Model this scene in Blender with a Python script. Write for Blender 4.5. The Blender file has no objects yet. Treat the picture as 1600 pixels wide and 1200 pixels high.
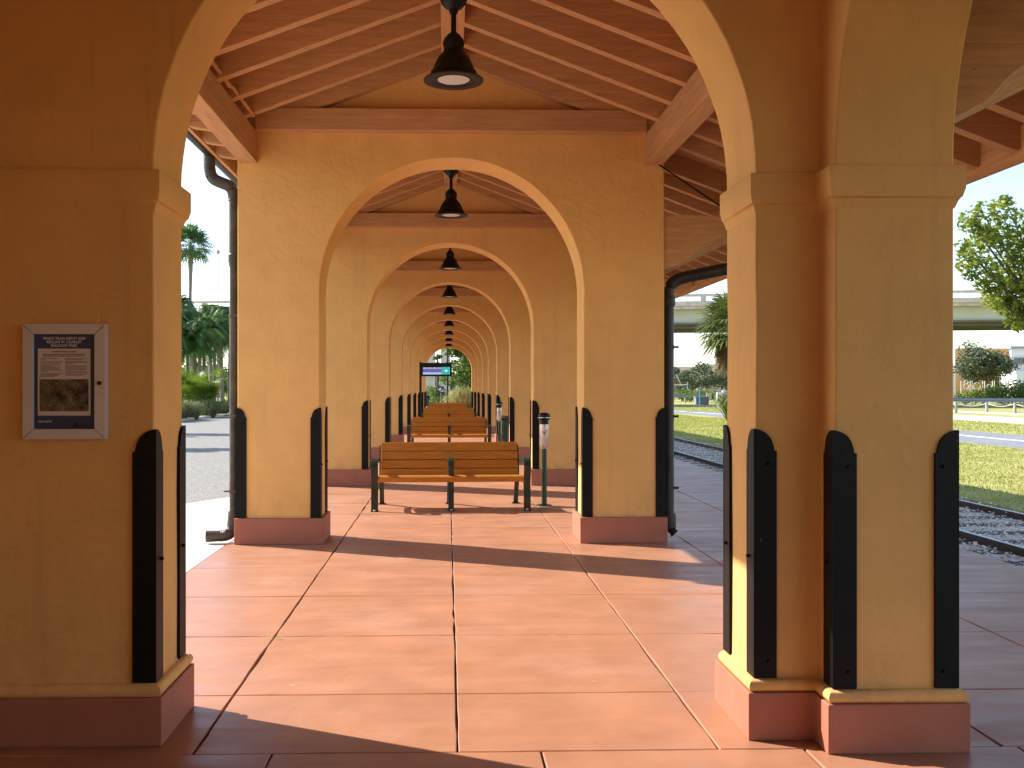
import bpy, bmesh, math, random
from mathutils import Vector, Matrix, noise
R = math.radians
C = bpy.context.scene.collection
sc = bpy.context.scene

# ------------------------------------------------------------------ camera
H = 1.5
cam = bpy.data.cameras.new('camera')
cam.sensor_width = 36; cam.lens = 1500/1600*36
cam.shift_x = 60/1600; cam.shift_y = 6/1600
cam.clip_start = 0.05; cam.clip_end = 3000
co = bpy.data.objects.new('camera', cam); C.objects.link(co)
co.location = (-0.04, 0, H); co.rotation_euler = (R(90), 0, -math.atan(40/1500))
sc.camera = co
sc.view_settings.view_transform = 'Standard'; sc.view_settings.look = 'None'
sc.view_settings.exposure = 1.2; sc.view_settings.gamma = 1
sc.cycles.max_bounces = 10; sc.cycles.diffuse_bounces = 6; sc.cycles.glossy_bounces = 3
sc.cycles.transparent_max_bounces = 6
sc.cycles.use_denoising = True

# ------------------------------------------------------------------ sun and sky
SUN = Vector((-1.0, 0.48, 0.83)).normalized()          # towards the sun
el = math.asin(SUN.z); az = math.atan2(SUN.x, SUN.y)   # az clockwise from +Y
w = bpy.data.worlds.new('World'); sc.world = w; w.use_nodes = True
nt = w.node_tree; bg = nt.nodes['Background']
sky = nt.nodes.new('ShaderNodeTexSky'); sky.sky_type = 'NISHITA'; sky.sun_disc = False
sky.sun_elevation = el; sky.sun_rotation = az
sky.air_density = 1.0; sky.dust_density = .6; sky.ozone_density = 1.0
bg.inputs['Strength'].default_value = 0.15
nt.links.new(sky.outputs[0], bg.inputs[0])
sl = bpy.data.lights.new('sun', 'SUN'); sl.energy = 4.6; sl.angle = R(0.5); sl.color = (1, 0.93, 0.82)
so = bpy.data.objects.new('sun', sl); C.objects.link(so)
so.rotation_euler = SUN.to_track_quat('Z', 'Y').to_euler(); so.location = (-30, 20, 30)

# ------------------------------------------------------------------ materials
def mat(name, col, rough=0.8, var=0.12, vscale=3.0, bump=0.0, bscale=20.0, spec=0.4, metal=0.0,
        stretch=(1, 1, 1), col2=None, v2scale=None, coat=0.0, det=4.0, extra=None, v2amp=.16):
    m = bpy.data.materials.new(name); m.use_nodes = True
    n = m.node_tree.nodes; l = m.node_tree.links; b = n['Principled BSDF']
    b.inputs['Roughness'].default_value = rough; b.inputs['Metallic'].default_value = metal
    b.inputs['Specular IOR Level'].default_value = spec
    b.inputs['Coat Weight'].default_value = coat
    g = n.new('ShaderNodeNewGeometry'); mp = n.new('ShaderNodeMapping'); mp.inputs['Scale'].default_value = stretch
    l.new(g.outputs['Position'], mp.inputs['Vector'])
    t = n.new('ShaderNodeTexNoise'); t.inputs['Scale'].default_value = vscale; t.inputs['Detail'].default_value = det
    l.new(mp.outputs[0], t.inputs['Vector'])
    r = n.new('ShaderNodeValToRGB')
    c2 = col2 or tuple(min(1, c*(1+var)) for c in col); c1 = col if col2 else tuple(c*(1-var) for c in col)
    r.color_ramp.elements[0].position = 0.3; r.color_ramp.elements[1].position = 0.7
    r.color_ramp.elements[0].color = (*c1, 1); r.color_ramp.elements[1].color = (*c2, 1)
    l.new(t.outputs['Fac'], r.inputs[0]); out = r.outputs[0]
    if v2scale:
        t2 = n.new('ShaderNodeTexNoise'); t2.inputs['Scale'].default_value = v2scale; t2.inputs['Detail'].default_value = 6
        l.new(mp.outputs[0], t2.inputs['Vector'])
        mr = n.new('ShaderNodeMapRange'); mr.inputs[1].default_value = .3; mr.inputs[2].default_value = .7
        mr.inputs[3].default_value = 1-v2amp; mr.inputs[4].default_value = 1+v2amp; l.new(t2.outputs['Fac'], mr.inputs[0])
        mx = n.new('ShaderNodeVectorMath'); mx.operation = 'SCALE'; l.new(out, mx.inputs[0]); l.new(mr.outputs[0], mx.inputs['Scale'])
        out = mx.outputs[0]
    l.new(out, b.inputs['Base Color'])
    if bump:
        tb = n.new('ShaderNodeTexNoise'); tb.inputs['Scale'].default_value = bscale; tb.inputs['Detail'].default_value = 5
        l.new(mp.outputs[0], tb.inputs['Vector'])
        bn = n.new('ShaderNodeBump'); bn.inputs['Strength'].default_value = 1.0; bn.inputs['Distance'].default_value = bump
        l.new(tb.outputs['Fac'], bn.inputs['Height']); l.new(bn.outputs[0], b.inputs['Normal'])
    if extra: extra(m, n, l, b, out, mp)
    return m

def stucco_extra(m, n, l, b, out, mp):
    # hand trowelled plaster: broad swirls, thin trowel ridges and pinholes, all in the relief
    g = n.new('ShaderNodeNewGeometry')
    w1 = n.new('ShaderNodeTexNoise'); w1.inputs['Scale'].default_value = 2.6; w1.inputs['Detail'].default_value = 3; w1.inputs['Distortion'].default_value = 2.2
    l.new(g.outputs['Position'], w1.inputs['Vector'])
    rd = n.new('ShaderNodeValToRGB'); e = rd.color_ramp.elements
    e[0].position = .46; e[0].color = (0, 0, 0, 1); e[1].position = .5; e[1].color = (.16, .16, .16, 1)
    k = e.new(.53); k.color = (0.0, .0, .0, 1)
    l.new(w1.outputs['Fac'], rd.inputs[0])
    msk = n.new('ShaderNodeTexNoise'); msk.inputs['Scale'].default_value = 1.7; msk.inputs['Detail'].default_value = 2
    l.new(g.outputs['Position'], msk.inputs['Vector'])
    mr = n.new('ShaderNodeMapRange'); mr.inputs[1].default_value = .52; mr.inputs[2].default_value = .75; l.new(msk.outputs['Fac'], mr.inputs[0])
    mu = n.new('ShaderNodeMath'); mu.operation = 'MULTIPLY'; l.new(rd.outputs[0], mu.inputs[0]); l.new(mr.outputs[0], mu.inputs[1])
    w2 = n.new('ShaderNodeTexNoise'); w2.inputs['Scale'].default_value = 9; w2.inputs['Detail'].default_value = 6; w2.inputs['Distortion'].default_value = .8
    l.new(g.outputs['Position'], w2.inputs['Vector'])
    ad = n.new('ShaderNodeMath'); ad.operation = 'MULTIPLY_ADD'; ad.inputs[1].default_value = 0.85
    l.new(w2.outputs['Fac'], ad.inputs[0]); l.new(mu.outputs[0], ad.inputs[2])
    w3 = n.new('ShaderNodeTexNoise'); w3.inputs['Scale'].default_value = 70; w3.inputs['Detail'].default_value = 3
    l.new(g.outputs['Position'], w3.inputs['Vector'])
    ad2 = n.new('ShaderNodeMath'); ad2.operation = 'MULTIPLY_ADD'; ad2.inputs[1].default_value = 0.08
    l.new(w3.outputs['Fac'], ad2.inputs[0]); l.new(ad.outputs[0], ad2.inputs[2])
    bn = n.new('ShaderNodeBump'); bn.inputs['Strength'].default_value = 0.7; bn.inputs['Distance'].default_value = 0.011
    l.new(ad2.outputs[0], bn.inputs['Height']); l.new(bn.outputs[0], b.inputs['Normal'])
    # faint scuffs and small chips of paint
    v = n.new('ShaderNodeTexVoronoi'); v.inputs['Scale'].default_value = 1.6; l.new(g.outputs['Position'], v.inputs['Vector'])
    v2 = n.new('ShaderNodeTexNoise'); v2.inputs['Scale'].default_value = 40
    l.new(g.outputs['Position'], v2.inputs['Vector'])
    s = n.new('ShaderNodeMath'); s.operation = 'MULTIPLY_ADD'; s.inputs[1].default_value = .03; l.new(v2.outputs['Fac'], s.inputs[0]); l.new(v.outputs['Distance'], s.inputs[2])
    r3 = n.new('ShaderNodeValToRGB'); r3.color_ramp.elements[0].position = .030; r3.color_ramp.elements[1].position = .036
    r3.color_ramp.elements[0].color = (1, 1, 1, 1); r3.color_ramp.elements[1].color = (0, 0, 0, 1)
    l.new(s.outputs[0], r3.inputs[0])
    mp3 = n.new('ShaderNodeMapping'); mp3.inputs['Scale'].default_value = (9, 9, .7); l.new(g.outputs['Position'], mp3.inputs['Vector'])
    dr = n.new('ShaderNodeTexNoise'); dr.inputs['Scale'].default_value = 1.0; dr.inputs['Detail'].default_value = 7; dr.inputs['Roughness'].default_value = .65; l.new(mp3.outputs[0], dr.inputs['Vector'])
    dm = n.new('ShaderNodeMapRange'); dm.inputs[1].default_value = .56; dm.inputs[2].default_value = .85; dm.inputs[4].default_value = .5; l.new(dr.outputs['Fac'], dm.inputs[0])
    dx = n.new('ShaderNodeMixRGB'); dx.inputs[2].default_value = (.46, .27, .11, 1); l.new(dm.outputs[0], dx.inputs[0]); l.new(out, dx.inputs[1]); out = dx.outputs[0]
    sz = n.new('ShaderNodeSeparateXYZ'); l.new(g.outputs['Position'], sz.inputs[0])
    zr = n.new('ShaderNodeMapRange'); zr.inputs[1].default_value = .24; zr.inputs[2].default_value = .62; zr.inputs[3].default_value = .5; zr.inputs[4].default_value = 0; l.new(sz.outputs[2], zr.inputs[0])
    zn = n.new('ShaderNodeTexNoise'); zn.inputs['Scale'].default_value = 6; zn.inputs['Detail'].default_value = 7; zn.inputs['Roughness'].default_value = .7; l.new(g.outputs['Position'], zn.inputs['Vector'])
    zm = n.new('ShaderNodeMapRange'); zm.inputs[1].default_value = .45; zm.inputs[2].default_value = .7; l.new(zn.outputs['Fac'], zm.inputs[0])
    zq = n.new('ShaderNodeMath'); zq.operation = 'MULTIPLY'; l.new(zr.outputs[0], zq.inputs[0]); l.new(zm.outputs[0], zq.inputs[1])
    zx = n.new('ShaderNodeMixRGB'); zx.inputs[2].default_value = (.42, .26, .12, 1); l.new(zq.outputs[0], zx.inputs[0]); l.new(out, zx.inputs[1]); out = zx.outputs[0]
    mx = n.new('ShaderNodeMixRGB'); mx.inputs[2].default_value = (.30, .19, .10, 1)
    l.new(r3.outputs[0], mx.inputs[0]); l.new(out, mx.inputs[1]); l.new(mx.outputs[0], b.inputs['Base Color'])

def floor_extra(m, n, l, b, out, mp):
    g = n.new('ShaderNodeNewGeometry'); mp2 = n.new('ShaderNodeMapping'); mp2.inputs['Scale'].default_value = (0.8, 5, 1)
    l.new(g.outputs['Position'], mp2.inputs['Vector'])
    t = n.new('ShaderNodeTexNoise'); t.inputs['Scale'].default_value = 1.3; t.inputs['Detail'].default_value = 7; t.inputs['Roughness'].default_value = .65; t.inputs['Distortion'].default_value = .6
    l.new(mp2.outputs[0], t.inputs['Vector'])
    mr = n.new('ShaderNodeMapRange'); mr.inputs[1].default_value = .3; mr.inputs[2].default_value = .7; mr.inputs[3].default_value = .33; mr.inputs[4].default_value = .58
    l.new(t.outputs['Fac'], mr.inputs[0]); l.new(mr.outputs[0], b.inputs['Roughness'])
    # pale efflorescence patches and a few dark drips
    t2 = n.new('ShaderNodeTexNoise'); t2.inputs['Scale'].default_value = 1.1; t2.inputs['Detail'].default_value = 8; t2.inputs['Roughness'].default_value = .7
    l.new(g.outputs['Position'], t2.inputs['Vector'])
    r = n.new('ShaderNodeMapRange'); r.inputs[1].default_value = .52; r.inputs[2].default_value = .80; r.inputs[4].default_value = .34
    l.new(t2.outputs['Fac'], r.inputs[0])
    mx = n.new('ShaderNodeMixRGB'); mx.inputs[2].default_value = (.50, .33, .28, 1); l.new(r.outputs[0], mx.inputs[0]); l.new(out, mx.inputs[1])
    v = n.new('ShaderNodeTexVoronoi'); v.inputs['Scale'].default_value = 2.3; l.new(g.outputs['Position'], v.inputs['Vector'])
    r3 = n.new('ShaderNodeValToRGB'); r3.color_ramp.elements[0].position = .012; r3.color_ramp.elements[1].position = .02
    r3.color_ramp.elements[0].color = (.6, .6, .6, 1); r3.color_ramp.elements[1].color = (0, 0, 0, 1)
    l.new(v.outputs['Distance'], r3.inputs[0])
    w4 = n.new('ShaderNodeTexVoronoi'); w4.inputs['Scale'].default_value = 1.9; l.new(mp3.outputs[0], w4.inputs['Vector']) if 0 else l.new(g.outputs['Position'], w4.inputs['Vector'])
    wn = n.new('ShaderNodeTexNoise'); wn.inputs['Scale'].default_value = 14; l.new(g.outputs['Position'], wn.inputs['Vector'])
    wa = n.new('ShaderNodeMath'); wa.operation = 'MULTIPLY_ADD'; wa.inputs[1].default_value = .09; l.new(wn.outputs['Fac'], wa.inputs[0]); l.new(w4.outputs['Distance'], wa.inputs[2])
    r5 = n.new('ShaderNodeMapRange'); r5.inputs[1].default_value = .055; r5.inputs[2].default_value = .085; r5.inputs[3].default_value = .4; r5.inputs[4].default_value = 0; l.new(wa.outputs[0], r5.inputs[0])
    m5 = n.new('ShaderNodeMixRGB'); m5.inputs[2].default_value = (.56, .42, .36, 1); l.new(r5.outputs[0], m5.inputs[0]); l.new(mx.outputs[0], m5.inputs[1]); mx = m5
    m2 = n.new('ShaderNodeMixRGB'); m2.inputs[2].default_value = (.1, .05, .04, 1); l.new(r3.outputs[0], m2.inputs[0]); l.new(mx.outputs[0], m2.inputs[1])
    l.new(m2.outputs[0], b.inputs['Base Color'])

def gravel_extra(c1, c2, c3, sc_, dist):
    def f(m, n, l, b, out, mp):
        g = n.new('ShaderNodeNewGeometry')
        v = n.new('ShaderNodeTexVoronoi'); v.inputs['Scale'].default_value = sc_; l.new(g.outputs['Position'], v.inputs['Vector'])
        sp = n.new('ShaderNodeSeparateColor'); l.new(v.outputs['Color'], sp.inputs[0])
        r = n.new('ShaderNodeValToRGB'); e = r.color_ramp.elements
        e[0].color = (*c1, 1); e[1].color = (*c3, 1); k = e.new(.5); k.color = (*c2, 1)
        l.new(sp.outputs[0], r.inputs[0]); l.new(r.outputs[0], b.inputs['Base Color'])
        bn = n.new('ShaderNodeBump'); bn.invert = True; bn.inputs['Distance'].default_value = dist; l.new(v.outputs['Distance'], bn.inputs['Height'])
        l.new(bn.outputs[0], b.inputs['Normal'])
    return f

def spots(scale, rad, col, amt=.8, stretch_=(1, 1, 1)):
    def f(m, n, l, b, out, mp):
        g = n.new('ShaderNodeNewGeometry'); mq = n.new('ShaderNodeMapping'); mq.inputs['Scale'].default_value = stretch_; l.new(g.outputs['Position'], mq.inputs['Vector'])
        v = n.new('ShaderNodeTexVoronoi'); v.inputs['Scale'].default_value = scale; l.new(mq.outputs[0], v.inputs['Vector'])
        t = n.new('ShaderNodeTexNoise'); t.inputs['Scale'].default_value = scale*12; l.new(g.outputs['Position'], t.inputs['Vector'])
        a = n.new('ShaderNodeMath'); a.operation = 'MULTIPLY_ADD'; a.inputs[1].default_value = rad*2; l.new(t.outputs['Fac'], a.inputs[0]); l.new(v.outputs['Distance'], a.inputs[2])
        r = n.new('ShaderNodeMapRange'); r.inputs[1].default_value = rad*1.7; r.inputs[2].default_value = rad*2.1; r.inputs[3].default_value = amt; r.inputs[4].default_value = 0; l.new(a.outputs[0], r.inputs[0])
        x = n.new('ShaderNodeMixRGB'); x.inputs[2].default_value = (*col, 1); l.new(r.outputs[0], x.inputs[0]); l.new(out, x.inputs[1]); l.new(x.outputs[0], b.inputs['Base Color'])
    return f

def deck_extra(m, n, l, b, out, mp):
    g = n.new('ShaderNodeNewGeometry'); s = n.new('ShaderNodeSeparateXYZ'); l.new(g.outputs['Position'], s.inputs[0])
    a = n.new('ShaderNodeMath'); a.operation = 'MULTIPLY'; a.inputs[1].default_value = 1/.14; l.new(s.outputs[0], a.inputs[0])
    f = n.new('ShaderNodeMath'); f.operation = 'FRACT'; l.new(a.outputs[0], f.inputs[0])
    r = n.new('ShaderNodeValToRGB'); e = r.color_ramp.elements; e[0].position = 0; e[0].color = (0, 0, 0, 1); e[1].position = .07; e[1].color = (1, 1, 1, 1)
    l.new(f.outputs[0], r.inputs[0])
    bn = n.new('ShaderNodeBump'); bn.inputs['Distance'].default_value = .01; l.new(r.outputs[0], bn.inputs['Height']); l.new(bn.outputs[0], b.inputs['Normal'])

def leafmat(name, c1, c2, scale=1.2, trans=.35, rough=.5):
    m = bpy.data.materials.new(name); m.use_nodes = True; n = m.node_tree.nodes; l = m.node_tree.links; b = n['Principled BSDF']
    g = n.new('ShaderNodeNewGeometry'); t = n.new('ShaderNodeTexNoise'); t.inputs['Scale'].default_value = scale; t.inputs['Detail'].default_value = 8; t.inputs['Roughness'].default_value = .75
    l.new(g.outputs['Position'], t.inputs['Vector'])
    r = n.new('ShaderNodeValToRGB'); e = r.color_ramp.elements; e[0].position = .35; e[1].position = .66; e[0].color = (*c1, 1); e[1].color = (*c2, 1)
    l.new(t.outputs['Fac'], r.inputs[0]); l.new(r.outputs[0], b.inputs['Base Color']); b.inputs['Roughness'].default_value = rough
    b.inputs['Specular IOR Level'].default_value = .35
    tr = n.new('ShaderNodeBsdfTranslucent'); l.new(r.outputs[0], tr.inputs[0]); mx = n.new('ShaderNodeMixShader'); mx.inputs[0].default_value = trans
    l.new(b.outputs[0], mx.inputs[1]); l.new(tr.outputs[0], mx.inputs[2]); l.new(mx.outputs[0], n['Material Output'].inputs[0])
    return m

def emis(name, col, s):
    m = bpy.data.materials.new(name); m.use_nodes = True; b = m.node_tree.nodes['Principled BSDF']
    b.inputs['Base Color'].default_value = (*[c*.3 for c in col], 1); b.inputs['Emission Color'].default_value = (*col, 1); b.inputs['Emission Strength'].default_value = s
    return m

M = {}
M['stucco'] = mat('stucco', (.72, .41, .140), .85, .04, .7, spec=.25, v2scale=4, v2amp=.05, extra=stucco_extra)
M['plinth'] = mat('plinth_paint', (.36, .135, .085), .7, .04, 2, bump=.003, bscale=18, spec=.3, v2scale=5, v2amp=.06)
M['timber'] = mat('painted_timber', (.53, .275, .128), .8, .05, 1.5, bump=.0035, bscale=7, spec=.2, stretch=(1.2, 14, 14), v2scale=2.2, v2amp=.14, extra=spots(3.2, .035, (.22, .09, .045), .7, (1, 2, 2)))
M['timber_y'] = mat('painted_long_timber', (.53, .275, .128), .8, .05, 1.5, bump=.0035, bscale=7, spec=.2, stretch=(14, 1.2, 14), v2scale=2.2, v2amp=.14, extra=spots(3.2, .035, (.22, .09, .045), .7, (2, 1, 2)))
M['deck'] = mat('roof_boards', (.40, .20, .10), .8, .08, 2.5, spec=.2, extra=deck_extra)
M['floor'] = mat('red_concrete', (.365, .168, .096), .5, .06, 1.2, bump=.0012, bscale=22, spec=.5, v2scale=3.2, v2amp=.10, extra=floor_extra)
M['joint'] = mat('joint_dirt', (.09, .055, .04), .95, .3, 30)
M['concrete'] = mat('pale_concrete', (.56, .53, .47), .9, .06, .8, bump=.002, bscale=60, v2scale=7)
M['asphalt'] = mat('worn_asphalt', (.24, .24, .24), .9, .2, .35, spec=.2, v2scale=1.2,
                   extra=gravel_extra((.13, .125, .115), (.23, .222, .205), (.36, .35, .325), 60, .006))
M['path'] = mat('asphalt_path', (.20, .205, .22), .9, .12, .6, bump=.003, bscale=80, v2scale=5)
M['grass'] = mat('grass_ground', (.25, .26, .055), .95, .3, 1.1, bump=.03, bscale=14, col2=(.38, .35, .14), v2scale=.5)
M['ballast'] = mat('ballast_gravel', (.3, .28, .25), .9, .2, 4, extra=gravel_extra((.38, .32, .25), (.62, .56, .46), (.84, .80, .71), 34, .018))
M['black'] = mat('black_guard_paint', (.0045, .004, .0038), .5, .3, 30, bump=.0008, bscale=25, spec=.18, extra=spots(9, .045, (.07, .055, .045), .8, (1, 1, .5)))
M['lampblack'] = mat('lamp_black', (.005, .005, .005), .5, .2, 10, spec=.3)
M['pipeL'] = mat('weathered_pipe', (.075, .058, .042), .5, .35, 7, bump=.001, bscale=30, metal=.25, v2scale=30)
M['pipe'] = mat('dark_bronze_pipe', (.035, .028, .024), .45, .25, 8, metal=.3)
M['bench'] = mat('bench_boards', (.42, .155, .014), .55, .05, 3, bump=.0008, bscale=40, stretch=(.6, 5, 5), v2scale=10)
M['green'] = mat('dark_green_paint', (.008, .024, .017), .35, .2, 8, spec=.55)
M['postgreen'] = mat('green_post_paint', (.008, .045, .020), .35, .15, 8, spec=.5)
M['steel'] = mat('brushed_steel', (.62, .56, .52), .38, .05, 10, metal=.85, stretch=(20, 20, 1))
M['chrome'] = mat('bolt_zinc', (.7, .7, .7), .3, .05, 5, metal=1)
M['lens'] = mat('frosted_lens', (.60, .56, .54), .5, .04, 30)
M['frame'] = mat('cabinet_frame', (.60, .56, .56), .4, .04, 6, metal=.15)
M['blue'] = mat('poster_blue', (.035, .05, .12), .5, .1, 5)
M['paper'] = mat('paper', (.62, .55, .52), .7, .02, 10)
M['ink'] = mat('ink', (.16, .10, .09), .8, .1, 200)
M['redink'] = mat('red_ink', (.22, .05, .04), .8, .1, 200)
M['white'] = mat('white_letters', (.62, .62, .64), .6, .02, 10)
M['aerial'] = mat('aerial_print', (.006, .006, .004), .6, .2, 22, col2=(.22, .17, .11), det=10, v2scale=90, v2amp=.5)
M['rail'] = mat('steel_rail', (.06, .045, .04), .5, .3, 6, metal=.6)
M['railtop'] = mat('worn_rail_top', (.35, .34, .36), .35, .1, 6, metal=.8)
M['tie'] = mat('wood_tie', (.11, .085, .065), .9, .3, 5, bump=.005, bscale=20, stretch=(.5, 5, 1))
M['bark'] = mat('bark', (.14, .115, .09), .95, .3, 8, bump=.03, bscale=12)
M['palmtrunk'] = mat('palm_trunk', (.22, .19, .16), .95, .25, 5, bump=.02, bscale=9, stretch=(1, 1, 5))
M['bridge'] = mat('bridge_concrete', (.60, .51, .45), .9, .05, .5, v2scale=2)
M['bridgegirder'] = mat('girder_paint', (.52, .51, .41), .9, .05, .5)
M['soffit'] = mat('soffit_dark', (.16, .145, .11), .8, .1, 1)  # darker tone for the underside pieces of the overpass
M['beige'] = mat('beige_wall', (.56, .46, .36), .9, .06, .3)
M['orange'] = mat('orange_wall', (.70, .36, .14), .9, .05, .3)
M['offwhite'] = mat('offwhite_wall', (.68, .65, .62), .9, .04, .3)
M['glass'] = mat('window_glass', (.02, .05, .08), .1, .1, 3, spec=.8)
M['galv'] = mat('galvanised', (.27, .29, .33), .6, .08, 3, metal=0)
M['greypost'] = mat('grey_post_wood', (.36, .33, .31), .9, .15, 9)
M['rope'] = mat('rope', (.6, .56, .45), .9, .1, 40)
M['bluepost'] = mat('blue_post_paint', (.05, .25, .42), .5, .1, 5)
M['cabinet'] = mat('cabinet_grey', (.62, .62, .60), .6, .05, 4)
M['whitepaint'] = mat('white_paint', (.72, .72, .70), .6, .06, 3)
M['leaf_ficus'] = leafmat('glossy_leaves', (.08, .16, .02), (.42, .45, .06), 4.2, .5)
M['leaf_oak'] = leafmat('hazy_oak_leaves', (.08, .105, .06), (.16, .19, .11), .8, .2, .7)  # greens lightened so the colour carries a slight distance haze
M['leaf_mid'] = leafmat('mid_leaves', (.06, .11, .03), (.18, .25, .07), .7, .4, .7)
M['leaf_bush'] = leafmat('bush_leaves', (.07, .13, .02), (.20, .27, .05), .9, .35, .7)
M['leaf_palm'] = leafmat('palm_leaflets', (.035, .09, .02), (.15, .25, .06), .8, .4, .4)
M['leaf_fan'] = leafmat('palmetto_leaves', (.06, .13, .012), (.24, .32, .035), 1.4, .4, .45)
M['leaf_sabal'] = leafmat('sabal_leaves', (.05, .09, .02), (.17, .20, .045), 1.5, .3, .5)
M['leaf_dead'] = leafmat('dead_fronds', (.16, .09, .04), (.30, .20, .10), 1.5, .2, .8)
M['leaf_grass'] = leafmat('plume_grass', (.13, .16, .06), (.30, .33, .14), 1.5, .3, .8)
M['leaf_straw'] = leafmat('straw_grass', (.22, .22, .07), (.45, .42, .16), 1.5, .3, .8)
M['blade'] = leafmat('lawn_blades', (.25, .28, .04), (.50, .47, .14), .9, .45, .7)
M['s_blue'] = emis('screen_blue', (.03, .10, .42), .55)
M['s_pale'] = emis('screen_pale', (.30, .42, .62), .55)
M['s_red'] = emis('screen_red', (.32, .08, .14), .45)
M['s_teal'] = emis('screen_teal', (.02, .33, .33), .55)
M['s_white'] = emis('screen_white', (.55, .70, .72), .6)
M['signblue'] = mat('sign_blue', (.02, .05, .16), .5, .05, 5)
M['signwhite'] = mat('sign_white', (.7, .74, .78), .5, .05, 5)
for k_ in M.values(): pass

# ------------------------------------------------------------------ mesh helpers
def wpos(o):
    p = Vector((0, 0, 0))
    while o: p = p + Vector(o.location); o = o.parent
    return p
class MB:
    def __init__(s): s.v = []; s.f = []; s.m = []; s.mi = 0
    def face(s, idx): s.f.append(idx); s.m.append(s.mi)
    def add(s, vs, fs):
        b = len(s.v); s.v += [tuple(v) for v in vs]
        for f in fs: s.face([b+i for i in f])
    def box(s, x0, x1, y0, y1, z0, z1):
        s.add([(x, y, z) for z in (z0, z1) for y in (y0, y1) for x in (x0, x1)],
              [(0, 2, 3, 1), (4, 5, 7, 6), (0, 1, 5, 4), (2, 6, 7, 3), (0, 4, 6, 2), (1, 3, 7, 5)])
    def prism(s, pts, axis, a0, a1):      # pts in the plane, extruded along axis
        n = len(pts)
        def P(p, a):
            return (p[0], a, p[1]) if axis == 'y' else ((a, p[0], p[1]) if axis == 'x' else (p[0], p[1], a))
        area = sum(pts[i][0]*pts[(i+1) % n][1]-pts[(i+1) % n][0]*pts[i][1] for i in range(n))
        fl = (area > 0) == (axis == 'y')
        vs = [P(p, a0) for p in pts]+[P(p, a1) for p in pts]
        f0 = list(range(n)); f1 = [n+i for i in range(n)]
        fs = [f0 if fl else f0[::-1], f1[::-1] if fl else f1]
        for i in range(n):
            j = (i+1) % n; q = [i, i+n, j+n, j]
            fs.append(q if fl else q[::-1])
        s.add(vs, fs)
    def tube(s, pts, rad, n=12, cap=True):
        rings = []; pts = [Vector(p) for p in pts]
        for i, p in enumerate(pts):
            d = (pts[min(i+1, len(pts)-1)]-pts[max(i-1, 0)]).normalized()
            ref = Vector((0, 0, 1)) if abs(d.z) < .9 else Vector((0, 1, 0))
            a = d.cross(ref).normalized(); b = a.cross(d)
            r = rad[i] if isinstance(rad, (list, tuple)) else rad
            rings.append([p+(a*math.cos(2*math.pi*k/n)+b*math.sin(2*math.pi*k/n))*r for k in range(n)])
        base = len(s.v); s.v += [tuple(q) for rg in rings for q in rg]
        for i in range(len(rings)-1):
            for k in range(n):
                j = (k+1) % n; s.face([base+i*n+k, base+i*n+j, base+(i+1)*n+j, base+(i+1)*n+k])
        if cap: s.face([base+k for k in range(n)][::-1]); s.face([base+(len(rings)-1)*n+k for k in range(n)])
    def lathe(s, prof, cx, cy, n=32):
        base = len(s.v)
        for r, z in prof:
            for k in range(n): s.v.append((cx+r*math.cos(2*math.pi*k/n), cy+r*math.sin(2*math.pi*k/n), z))
        for i in range(len(prof)-1):
            for k in range(n):
                j = (k+1) % n; s.face([base+i*n+k, base+i*n+j, base+(i+1)*n+j, base+(i+1)*n+k])
        s.face([base+k for k in range(n)][::-1]); s.face([base+(len(prof)-1)*n+k for k in range(n)])
    def sweep(s, path, prof, closed=False):   # path xy with the outside on its left, prof (offset, z)
        n = len(path); P = [Vector(p) for p in path]; offs = []
        for i in range(n):
            def nr(a, b): d = (b-a).normalized(); return Vector((-d.y, d.x))
            if closed or 0 < i < n-1:
                n1 = nr(P[i-1], P[i]); n2 = nr(P[i], P[(i+1) % n]); m = (n1+n2).normalized(); offs.append(m/max(.3, m.dot(n1)))
            elif i == 0: offs.append(nr(P[0], P[1]))
            else: offs.append(nr(P[-2], P[-1]))
        base = len(s.v); k = len(prof)
        for i in range(n):
            for o, z in prof: q = P[i]+offs[i]*o; s.v.append((q.x, q.y, z))
        for i in range(n if closed else n-1):
            j = (i+1) % n
            for a in range(k-1): s.face([base+i*k+a, base+i*k+a+1, base+j*k+a+1, base+j*k+a])
    def build(s, name, m, parent=None, smooth=None, bevel=0, fix=False, loc=None):
        me = bpy.data.meshes.new(name); o = bpy.data.objects.new(name, me)
        org = wpos(parent) if parent else Vector((0, 0, 0))
        if loc is not None: o.location = Vector(loc)-org; org = Vector(loc)
        ox, oy, oz = org
        me.from_pydata([(x-ox, y-oy, z-oz) for x, y, z in s.v], [], s.f)
        for mm in (m if isinstance(m, (list, tuple)) else [m]): me.materials.append(mm)
        if isinstance(m, (list, tuple)): me.polygons.foreach_set('material_index', s.m)
        if fix:
            bm = bmesh.new(); bm.from_mesh(me); bmesh.ops.recalc_face_normals(bm, faces=bm.faces); bm.to_mesh(me); bm.free()
        if smooth is not None:
            me.polygons.foreach_set('use_smooth', [True]*len(me.polygons)); me.set_sharp_from_angle(angle=R(smooth))
        me.update(); C.objects.link(o)
        if parent: o.parent = parent
        if bevel:
            b = o.modifiers.new('soft_arris', 'BEVEL'); b.width = bevel; b.segments = 2; b.limit_method = 'ANGLE'; b.angle_limit = R(50); b.harden_normals = smooth is not None
        return o
def thing(name, label, cat, loc=(0, 0, 0), group=None):
    o = bpy.data.objects.new(name, None); C.objects.link(o); o.location = loc; o.empty_display_size = .2
    o['label'] = label; o['category'] = cat
    if group: o['group'] = group
    return o
def tag(o, label, cat, group=None):
    o['label'] = label; o['category'] = cat
    if group: o['group'] = group
    return o
def struct(o): o['kind'] = 'structure'; return o
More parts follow.
